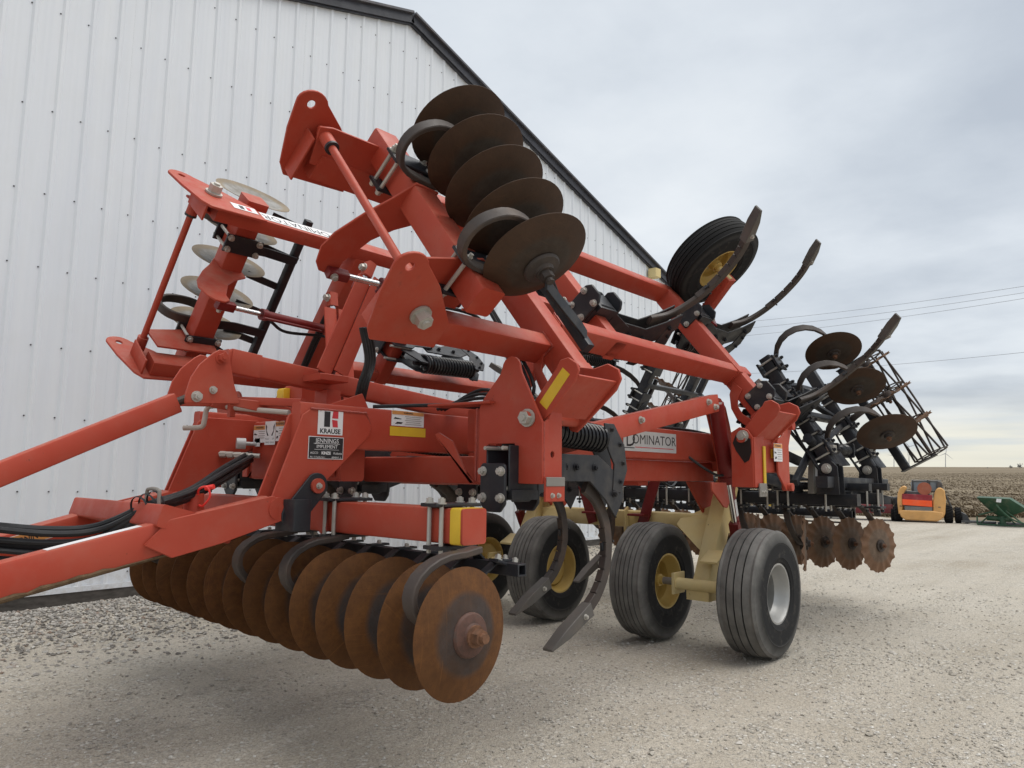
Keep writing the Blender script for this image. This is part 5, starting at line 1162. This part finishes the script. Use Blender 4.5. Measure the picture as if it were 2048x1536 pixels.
# maker's badge on the near mast plate
y0 = YM - .0075
o = onY(661, 845, y0); b = panel('maker_decal', o, X1, Z1, .155, .130, WD, label='white square decal with a black and red letter K')
panel('badge_mark', o + V(-.022, 0, .016), X1, Z1, .036, .080, BD, b, .0014)
panel('badge_mark', o + V(.022, 0, .018), X1, Z1, 1, 1, RD, b, .0014, pts=((-.014, .004), (.024, .004), (.024, .042), (-.008, .042)))
panel('badge_mark', o + V(.022, 0, .018), X1, Z1, 1, 1, RD, b, .0014, pts=((-.014, -.003), (.020, -.006), (.024, -.042), (-.008, -.042)))
letter('KRAUSE', .034, BD, b, o, X1, Z1, 0, -.0475, bold=.0012, squash=1.05)
o = onY(652, 896, y0); b = panel('dealer_decal', o, X1, Z1, .215, .116, WD, label='black dealer decal with white lettering')
panel('decal_ground', o, X1, Z1, .208, .109, BD, b, .0012)
letter('JENNINGS', .032, WD, b, o, X1, Z1, .005, .036, .0028, squash=.98); panel('decal_rule', o + V(.003, 0, .022), X1, Z1, .16, .002, WD, b, .0026)
letter('IMPLEMENT', .025, WD, b, o, X1, Z1, .005, .006, .0028); panel('decal_rule', o + V(.003, 0, -.009), X1, Z1, .15, .0015, WD, b, .0026)
letter('AGCO', .016, WD, b, o, X1, Z1, -.072, -.027, .0028); letter('KINZE', .020, WD, b, o, X1, Z1, .0, -.027, .0028, bold=.0008); letter('Kubota', .018, WD, b, o, X1, Z1, .072, -.027, .0028)
letter('PH. 217-678-2611', .0125, WD, b, o, X1, Z1, -.050, -.049, .0028); letter('BEMENT, IL', .0125, WD, b, o, X1, Z1, .066, -.049, .0028)
# warning decal and yellow reflector on the beam
y0 = YM + .008
def warning(o, r, u, w, h, parent=None, lines=5, sc=1.0):
    o = V(o); r_, u_ = V(r).normalized(), V(u).normalized()
    b = panel('warning_decal', o, r, u, w, h, WD, parent, label='white warning decal with an orange heading')
    panel('decal_heading', o + u_ * (h * .36), r, u, w * .98, h * .24, OD, b, .0012); letter('\u26A0 WARNING' if False else 'WARNING', h * .17, BD, b, o, r, u, 0, h * .36, .0028, bold=.0005)
    panel('decal_picture', o + r_ * (-w * .30) + u_ * (-h * .02), r, u, 1, 1, BD, b, .0014, pts=((-w * .14, -h * .03), (w * .08, -h * .04), (w * .10, 0), (w * .02, h * .02), (-w * .10, h * .08)))
    panel('decal_picture', o + r_ * (-w * .28) + u_ * (-h * .30), r, u, 1, 1, BD, b, .0014, pts=((-w * .12, -h * .07), (w * .08, -h * .05), (w * .12, h * .05), (-w * .05, h * .06)))
    for k in range(lines): panel('decal_line', o + r_ * (w * .16) + u_ * (h * (.14 - .125 * k)), r, u, w * (.52 - .08 * (k % 2)), h * .028, M['grey_pipe'], b, .0014)
    return b
o = onY(816, 838, y0); warning(o, X1, Z1, .245, .088)
o = onY(816, 864, y0); panel('reflector_tape', o, X1, Z1, .27, .052, M['yellow_tape'])
# nameplate on the near side beam
y0 = 2.857
o = onY(1302, 884, y0); b = panel('nameplate', o, X1, V(0, 0, 1), .76, .150, SDm, label='silver nameplate with black lettering on the side beam')
letter('D', .165, BD, b, o, X1, Z1, -.285, .008, squash=1.1); letter('OMINATOR', .100, BD, b, o, X1, Z1, .055, .010, squash=1.20)
panel('decal_rule', o + V(.055, 0, -.045), X1, Z1, .56, .005, RD, b, .0014); panel('decal_rule', o + V(-.30, 0, -.052), X1, Z1, .13, .006, BD, b, .0014)
# decals between the masts
r_, x0 = V(0, -1, 0), 2.420
o = onX(520, 868, x0); warning(o, r_, Z1, .150, .108, None, 4)
o = onX(539, 864, x0); o = V(x0, onX(541, 864, x0).y, onX(541, 866, x0).z); b = panel('arrow_decal', o, r_, Z1, .118, .145, WD, lift=.0016, label='white decal with two curved black arrows')
for s in (-1, 1): panel('decal_arrow', o + V(0, -s * .034, .02), r_, Z1, 1, 1, BD, b, .003, pts=tuple((s * x, y) for x, y in ((-.018, -.035), (.006, -.005), (.003, .02), (.018, .036), (.012, .0), (.004, -.02), (-.006, -.038))))
letter('FOLD', .016, BD, b, o, r_, Z1, -.03, -.036, .003); letter('UP', .016, BD, b, o, r_, Z1, .035, -.036, .003); letter('WING / GANG', .015, BD, b, o, r_, Z1, 0, -.058, .003)
o = onX(560, 862, x0); warning(o, r_, Z1, .09, .12, None, 4)
o = onX(515, 885, x0); panel('small_decal', o, r_, Z1, .06, .05, WD)
o = onX(441, 882, 2.437); b = panel('maker_decal', o, r_, Z1, .07, .075, WD); letter('KRAUSE', .02, BD, b, o, r_, Z1, 0, -.022, bold=.0006)
# warning decal on the far tongue arm, facing the near side
a = V(1.99, 2 * YC - YM - .047, 1.165); bb = HIT + V(.2, .07, .02); d = (bb - a).normalized(); u = Z1 - d * d.z; u.normalize(); n = (-d).cross(u)
o = a + d * .84 + n * .0535 + u * .03
b = panel('warning_decal', o, -d, u, .27, .060, WD, label='narrow warning decal on the far tongue arm'); panel('decal_heading', o, -d, u, .264, .054, OD, b, .0012); letter('WARNING', .036, BD, b, o, -d, u, 0.01, 0, .0028, bold=.0008)
# sign on the rear cheek
o = onY(1556, 905, 2.252); b = warning(o, X1, Z1, .17, .14)
o = V(5.70, 2.287, 1.53); panel('reflector_tape', o, X1, Z1, .05, .07, M['yellow_tape'])
# decals on the far wing
P = WF.p; c = P(2.62, 1.7125, .115)
b = panel('nameplate', P(2.75, 1.7115, .115), V(1, 0, 0), WF.N, .62, .11, WD, label='white lettered decal on the far wing beam'); letter('DOMINATOR', .10, BD, b, P(2.75, 1.7115, .115), V(-1, 0, 0), -WF.N, 0, 0, squash=1.0)
b = panel('maker_decal', P(2.30, 1.7325, .09), V(1, 0, 0), WF.N, .17, .085, WD); panel('badge_mark', P(2.28, 1.7325, .09), V(1, 0, 0), WF.N, .03, .05, BD, b, .0014); panel('badge_mark', P(2.33, 1.7325, .09), V(1, 0, 0), WF.N, .03, .05, RD, b, .0014)
o = WN.p(2.16, 1.712, .26); panel('plate_tag', o, V(.5, 0, 0) + WN.N * -.6, V(.6, 0, 0) + WN.N * .5, .10, .04, SDm)
# ================================================================ BACKGROUND
def bgpaint(name, c, rough=.5): return paint(name, c, amt=.25, rough=rough).m
bgpaint('loader_tan', (.55, .30, .10)); bgpaint('loader_dark', (.05, .052, .055)); bgpaint('sign_orange', (.95, .10, .02)); bgpaint('sign_red', (.25, .02, .03)); bgpaint('hopper_green', (.012, .055, .024)); bgpaint('far_grey', (.30, .29, .27)); bgpaint('machine_yellow', (.55, .36, .05)); bgpaint('machine_red', (.12, .010, .014)); bgpaint('lens_red', (.30, .08, .04))
bgpaint('canopy_glass', (.22, .26, .29), .15)
def local(org, fwd):
    """x right, y away, z up at org, y axis along fwd"""
    f = V(fwd[0], fwd[1], 0).normalized(); r = V(f.y, -f.x, 0); return lambda x, y, z: V(org) + r * x + f * y + V(0, 0, z)
def bgpart(t_, name, mb, mat, label=None, bevel=0): return obj(name, mb, mat, t_, label, bevel)
# ---- skid loader seen from behind
o = onZ(1845, 1046, 0.0); o.z = terrain(o.x, o.y); dv = V(o.x, o.y, 0).normalized(); LF = V(dv.x * .95 + .3, dv.y * .95 + .12, 0)
LF = dv; L = local(o, LF); S = 1.0
sk = thing('skid_loader', 'tan skid loader seen from behind with an orange panel on its tail', 'loader', o)
def lb(name, x, y, z, mat, bev=.02, label=None):
    mb = MB(); cx, cy, cz = [(a + b) / 2 for a, b in (x, y, z)]
    mb.bar(L(cx, y[0], cz), L(cx, y[1], cz), x[1] - x[0], z[1] - z[0], r=bev, seg=3); return bgpart(sk, name, mb, mat, label)
def lprism(name, xz, y0, y1, mat, bev=.015, label=None):
    return bgpart(sk, name, MB().plate([L(x, y0, z) for x, z in xz], L(0, y1 - y0, 0) - L(0, 0, 0)), mat, label, bev)
lprism('body', ((-.62, .30), (-.52, .10), (.48, .08), (.58, .28), (.58, .70), (-.62, .70)), .12, 1.6, M['loader_tan'], .03)
lprism('loader_tower', ((-.64, .22), (-.66, .60), (-.64, .86), (-.58, 1.02), (-.50, 1.10), (-.42, 1.10), (-.37, 1.04), (-.42, .96), (-.50, .82), (-.52, .30)), .0, .75, M['loader_tan'], .025)
lprism('loader_tower', ((.29, .20), (.31, .62), (.36, .86), (.40, .98), (.46, 1.06), (.56, 1.07), (.64, .98), (.66, .72), (.62, .30), (.56, .14)), -.02, .75, M['loader_tan'], .025)
lprism('rear_bumper', ((-.62, .34), (-.58, .16), (-.46, .06), (.40, .05), (.52, .12), (.58, .32), (.30, .36), (-.50, .36)), -.07, .10, M['loader_tan'], .03)
lprism('tail_door', ((-.52, .68), (.29, .66), (.30, .84), (-.51, .86)), -.03, .10, M['sign_red'], .01, 'dark red upper tail panel')
lprism('tail_panel', ((-.515, .52), (.285, .48), (.285, .665), (-.515, .695)), -.045, .06, M['sign_orange'], .004, 'bright orange reflective panel')
lprism('tail_grille', ((-.47, .33), (.285, .29), (.285, .475), (-.47, .51)), -.03, .08, M['loader_dark'], .006)
for k in range(5): lb('grille_slat', (-.46, .28), (-.036, -.026), (.335 + .03 * k, .347 + .03 * k), M['far_grey'], .002)
lprism('engine_cover', ((-.44, .84), (.26, .83), (.20, .94), (-.36, .95)), .02, .55, M['loader_dark'], .02)
lprism('cab', ((-.26, .90), (-.27, 1.20), (-.23, 1.27), (.50, 1.27), (.58, 1.20), (.58, .92)), .50, 1.3, M['canopy_glass'], .04)
for x_ in (-.24, .22, .44): lb('cab_post', (x_, x_ + .05), (.46, .50), (.92, 1.28), M['loader_dark'], .01)
lprism('cab_cowl', ((.44, .94), (.43, 1.27), (.56, 1.25), (.60, 1.18), (.60, .94)), .42, .52, M['loader_dark'], .02)
lb('cab_roof', (-.26, .58), (.46, 1.35), (1.26, 1.30), M['far_grey'], .015)
lb('exhaust_pipe', (.18, .235), (.30, .36), (.95, 1.30), M['loader_dark'])
bgpart(sk, 'slow_disc', MB().cyl(L(.10, -.02, 1.03), L(.10, .03, 1.03), .195, n=24), M['lens_red'], 'round faded red disc on the tail')
for x_ in (-.60, .44): lb('tail_slot', (x_, x_ + .07), (-.035, -.015), (.47, .49), M['loader_dark'], .002)
def tyre_at(tname, t_, c, ax, R, W, seg=20):
    mb = MB(); mb.lathe([(R * .55, -W * .45), (R * .9, -W * .5), (R, -W * .36), (R, W * .36), (R * .9, W * .5), (R * .55, W * .45)], c, ax, seg); o_ = bgpart(t_, tname, mb, M['groove_rubber'])
    for k in range(18):
        th = 2 * math.pi * k / 18; axn = V(ax).normalized(); u = axn.orthogonal().normalized(); w = axn.cross(u); q = V(c) + (u * math.cos(th) + w * math.sin(th)) * R; tn = (w * math.cos(th) - u * math.sin(th))
        obj('tread_lug', MB().bar(q - axn * W * .42 + tn * .03, q + axn * W * .42 - tn * .03, R * .13, R * .12, (u * math.cos(th) + w * math.sin(th)), .004), M['groove_rubber'], o_)
    bgpart(t_, 'rim', MB().lathe([(.03, -W * .3), (R * .5, -W * .32), (R * .58, -W * .46)], c, ax, 18), M['loader_tan'])
rg = L(1, 0, 0) - L(0, 0, 0)
for x_ in (-.66, .72):
    for y_ in (.42, 1.3): tyre_at('tyre', sk, L(x_, y_, .25), rg, .25, .22)
tyre_at('tyre', sk, L(.97, .60, .23), rg, .23, .17)
bgpart(sk, 'bucket', MB().plate([L(1.06, .5, .02), L(1.30, .5, .02), L(1.20, .5, .26), L(1.08, .5, .32)], L(0, .7, 0) - L(0, 0, 0)), M['loader_dark'], bevel=.01)
bgpart(sk, 'lift_cylinder', MB().cyl(L(.66, .3, .86), L(.80, .35, .46), .03, n=10), M['loader_dark'])
# ---- green hopper on its frame
o = onZ(2005, 1052, 0.0); o.z = terrain(o.x, o.y); L2 = local(o, V(o.x, o.y, 0)); gh = thing('seed_hopper', 'dark green flared hopper on a low tubular frame beside the loader', 'hopper', o)
top = [L2(-.72, -.35, .86), L2(.30, -.45, .84), L2(.62, .30, .84), L2(-.30, .45, .88)]; top = [L2(-.78, .15, .86), L2(.08, -.45, .85), L2(.62, .10, .44), L2(-.2, .62, .50)]
front = [L2(-.61, -.1, .82), L2(.22, -.3, .80), L2(.63, -.15, .49), L2(.16, .1, .27), L2(-.10, .1, .28), L2(-.30, -.02, .46)]
back = [p + V(0, 0, 0) + (L2(.12, .75, .04) - L2(0, 0, 0)) for p in front]
bgpart(gh, 'hopper_body', MB().plate(front, L2(.05, .6, .03) - L2(0, 0, 0)), M['hopper_green'], bevel=.012)
bgpart(gh, 'hopper_decal', MB().plate([L2(-.12, -.26, .70), L2(.0, -.29, .69), L2(.02, -.29, .79), L2(-.10, -.26, .80)], L2(0, -.01, 0) - L2(0, 0, 0)), M['white_decal'])
bgpart(gh, 'auger_housing', MB().cyl(L2(-.38, .1, .22), L2(.22, .1, .19), .075, n=14), M['hopper_green']); bgpart(gh, 'auger_outlet', MB().cyl(L2(0, .1, .27), L2(0.02, .05, .02), .07, .09, n=14), M['hopper_green'])
for pts in (((-.58, .0, .30), (-.2, .0, .42)), ((-.62, .0, .25), (-.62, -.1, .03)), ((-.62, -.1, .03), (.55, -.2, .03)), ((.1, -.2, .45), (.5, -.25, .10)), ((-.35, .0, .25), (-.55, .1, .05)), ((.2, .0, .2), (.35, .1, .04)), ((-.05, -.28, .5), (.18, -.3, .22))):
    bgpart(gh, 'frame_tube', MB().cyl(L2(*pts[0]), L2(*pts[1]), .022, n=8), M['hopper_green'])
bgpart(gh, 'frame_tube', MB().tube(spline([L2(-.12, -.3, .62), L2(.05, -.34, .40), L2(.28, -.36, .20), L2(.62, -.3, .08)], 5), .024, 8), M['hopper_green'])
# ---- dark plank stack / skid at the yard edge
for x_, y_, w_, lab in ((1958, 1049, .9, 'dark timber skid on the ground left of the green hopper'), (2040, 1053, 1.1, 'dark timber skid on the ground right of the green hopper')):
    o = onZ(x_, y_, 0); o.z = terrain(o.x, o.y); L3 = local(o, V(o.x, o.y, 0)); tk = thing('timber_skid', lab, 'skid', o, 'timber skids by the field edge')
    for k in range(3): obj('plank', MB().bar(L3(-w_ / 2, k * .22, .06), L3(w_ / 2, k * .22, .05), .14, .06, r=.006), M['loader_dark'], tk)
    for k in (-.35, .35): obj('runner', MB().bar(L3(k * w_, -.05, .02), L3(k * w_, .55, .02), .08, .05, r=.006), M['loader_dark'], tk)
# ---- drawbar with jack stand
o = onZ(1797, 1041, 0); o.z = terrain(o.x, o.y); L4 = local(o, V(o.x, o.y, 0)); dj = thing('parked_drawbar', 'black drawbar propped on a jack left of the loader', 'drawbar', o)
obj('jack_leg', MB().bar(L4(0, 0, 0), L4(0, 0, .62), .07, .07, (0, 1, 0), .006), M['loader_dark'], dj); obj('jack_head', MB().box(L4(0, 0, .62), (.2, .2, .16)), M['loader_dark'], dj)
obj('jack_foot', MB().box(L4(0, 0, .012), (.16, .16, .02)), M['loader_dark'], dj)
obj('draw_beam', MB().tube(spline([L4(-1.1, .1, .80), L4(-.6, .05, .74), L4(-.15, .0, .70), L4(.05, 0, .76), L4(.28, 0, .94)], 5), .045, 8), M['loader_dark'], dj)
# ---- parked machines glimpsed under the black frame
def parked(x_, y_, name, lab, cat, build):
    o = onZ(x_, y_, 0); o.z = terrain(o.x, o.y); L_ = local(o, V(o.x, o.y, 0)); t_ = thing(name, lab, cat, o); build(t_, L_)
def red_machine(t_, L_):
    obj('deck', MB().bar(L_(-.7, .2, .35), L_(.6, .2, .38), .7, .28, r=.03), M['machine_red'], t_); obj('cover', MB().bar(L_(-.3, .2, .55), L_(.35, .2, .58), .5, .2, r=.05), M['machine_red'], t_)
    for x_ in (-.6, .62): tyre_at('tyre', t_, L_(x_, 0, .22), L_(1, 0, 0) - L_(0, 0, 0), .22, .16)
    obj('engine', MB().box(L_(.45, .1, .62), (.3, .3, .3), .02), M['loader_dark'], t_); obj('hose', MB().tube(spline([L_(.1, 0, .7), L_(.3, -.05, .8), L_(.55, 0, .72), L_(.6, 0, .5)], 5), .025, 7), M['hose'], t_)
parked(1745, 1040, 'red_mower', 'dark red machine on small wheels seen under the rear bars', 'mower', red_machine)
def blocks(t_, L_):
    for k in range(3):
        for i in range(4): obj('block', MB().box(L_(-.75 + i * .42 + .1 * (k % 2), 0, .09 + k * .17), (.40, .35, .16), .01), M['far_grey'], t_)
parked(1645, 1036, 'block_pile', 'pile of pale grey blocks seen between the wavy discs', 'blocks', blocks)
def yellow_machine(t_, L_):
    obj('body', MB().bar(L_(-.9, .3, .42), L_(.6, .3, .42), .8, .34, r=.04), M['machine_yellow'], t_); obj('fender', MB().plate([L_(.2, -.1, .10), L_(.75, -.1, .08), L_(.5, -.1, .62), L_(.25, -.1, .62)], L_(0, .6, 0) - L_(0, 0, 0)), M['machine_yellow'], t_, bevel=.02)
    for x_ in (-.7, -.2): tyre_at('tyre', t_, L_(x_, 0, .22), L_(1, 0, 0) - L_(0, 0, 0), .22, .18)
    obj('hood', MB().bar(L_(-.8, .3, .66), L_(-.1, .3, .66), .6, .16, r=.03), M['loader_dark'], t_)
parked(1592, 1033, 'yellow_machine', 'yellow machine half hidden behind the wavy discs', 'machine', yellow_machine)
def dark_impl(t_, L_):
    obj('beam', MB().bar(L_(-.9, 0, .62), L_(.9, 0, .62), .12, .14, r=.01), M['loader_dark'], t_); obj('skirt', MB().bar(L_(-.9, .1, .2), L_(.9, .1, .2), .2, .2, r=.02), M['loader_dark'], t_)
    for k in range(9): obj('row_unit', MB().bar(L_(-.8 + k * .2, -.05, .16), L_(-.8 + k * .2, -.05, .56), .06, .10, (0, 1, 0), .01), M['white_decal'] if k % 2 else M['loader_dark'], t_)
parked(1510, 1030, 'row_implement', 'dark implement with white upright units near the tall tyre', 'implement', dark_impl)
# ---- power lines
t = NT('wire', .6); t.col((.24, .245, .26))
for k, (a, b) in enumerate((((1440, 648), (2120, 561)), ((1440, 661), (2120, 574)), ((1440, 676), (2120, 585)), ((1440, 749), (2120, 697)))):
    A, B = onD(*a, 95), onD(*b, 62); d = B - A; pts = [A + d * f + V(0, 0, -1.2 * 4 * f * (1 - f) * .3) for f in [i / 24 - .6 + 0 * i for i in range(0, 54)]]
    tag(obj('power_line', MB().tube(pts, .016, 5), M['wire']), ('topmost overhead wire of the three close together', 'middle overhead wire of the three close together', 'lowest overhead wire of the three close together', 'single overhead wire well below the other three')[k], 'power line', 'overhead wires right of the shed')
# ---- wind turbines on the horizon
t = NT('turbine_white', .5); t.col((.55, .56, .58))
def turbine(x_, yb, yh, blen, rot, lab, D_=3400):
    B = onD(x_, yb + 6, D_); Hh = onD(x_, yh, D_); s_ = D_ / FPX; t_ = thing('wind_turbine', lab, 'wind turbine', B, 'wind turbines on the horizon')
    fd = V(fw.x, fw.y, 0).normalized(); rr_ = V(fd.y, -fd.x, 0)
    obj('tower', MB().cyl(B, Hh, .9 * s_, .55 * s_, n=12), M['turbine_white'], t_); obj('nacelle', MB().bar(Hh - fd * s_ * .5, Hh + fd * s_ * 3.5, 1.4 * s_, 1.4 * s_, r=.3 * s_), M['turbine_white'], t_)
    for k in range(3):
        a = math.radians(rot + 120 * k); d = rr_ * math.sin(a) + V(0, 0, 1) * math.cos(a); e = rr_ * math.cos(a) - V(0, 0, 1) * math.sin(a); h = Hh - fd * s_
        obj('blade', MB().loft([[h + d * blen * s_ * f + e * w * s_ * x + fd * w * s_ * .25 * y for x, y in ((-.4, 0), (0, .5), (.6, 0), (0, -.5))] for f, w in ((0, .9), (.15, 1.4), (.5, .9), (1, .25))]), M['turbine_white'], t_)
turbine(1891, 936, 907, 19, 10, 'clearest wind turbine, right of the folded wing')
turbine(1818, 935, 893, 22, 195, 'faint wind turbine seen through the cage of the folded basket', 3000)
turbine(1788, 934, 912, 14, 40, 'smallest wind turbine, left of the folded basket', 4600)
# ---- far trees at the right edge
t = NT('far_leaf', .9); gg = t.n.new('ShaderNodeNewGeometry'); t.col(t.ramp(gg.outputs['Random Per Island'], [(0, (.10, .10, .11)), (1, (.22, .22, .22))])); t = NT('far_bark', .9); t.col((.13, .12, .12))
def tree(x_, yb, hpx, D_, lab, seed):
    r = random.Random(seed); B = onD(x_, yb, D_); s_ = D_ / FPX; t_ = thing('bare_tree', lab, 'tree', B, 'far trees on the field horizon'); mb = MB(); cr_ = MB(); h = hpx * s_
    mb.cyl(B - V(0, 0, 2 * s_), B + V(0, 0, h * .45), h * .035, h * .02, n=7)
    for k in range(14):
        a = r.uniform(0, 6.28); q = B + V(0, 0, h * r.uniform(.25, .5)); e = q + V(math.cos(a), math.sin(a), 0) * h * r.uniform(.15, .42) + V(0, 0, h * r.uniform(.1, .5)); mb.cyl(q, e, h * .012, h * .004, n=4)
        for j in range(16):
            c = q.lerp(e, r.uniform(.4, 1.1)) + V(r.gauss(0, .05), r.gauss(0, .05), r.gauss(0, .05)) * h; u = V(r.gauss(0, 1), r.gauss(0, 1), r.gauss(0, 1)) * h * .03; w = V(r.gauss(0, 1), r.gauss(0, 1), r.gauss(0, 1)) * h * .03
            cr_.add([c + u, c + w, c - u, c - w], [(0, 1, 2, 3)])
    obj('trunk', mb, M['far_bark'], t_); obj('crown', cr_, M['far_leaf'], t_)
tree(2040, 940, 14, 900, 'far bare tree at the right edge of the horizon, largest of three', 1); tree(2022, 939, 9, 950, 'small far tree left of the largest one on the horizon', 2); tree(1760 + 215, 939, 5, 1100, 'tiny far tree on the horizon above the loader', 3)
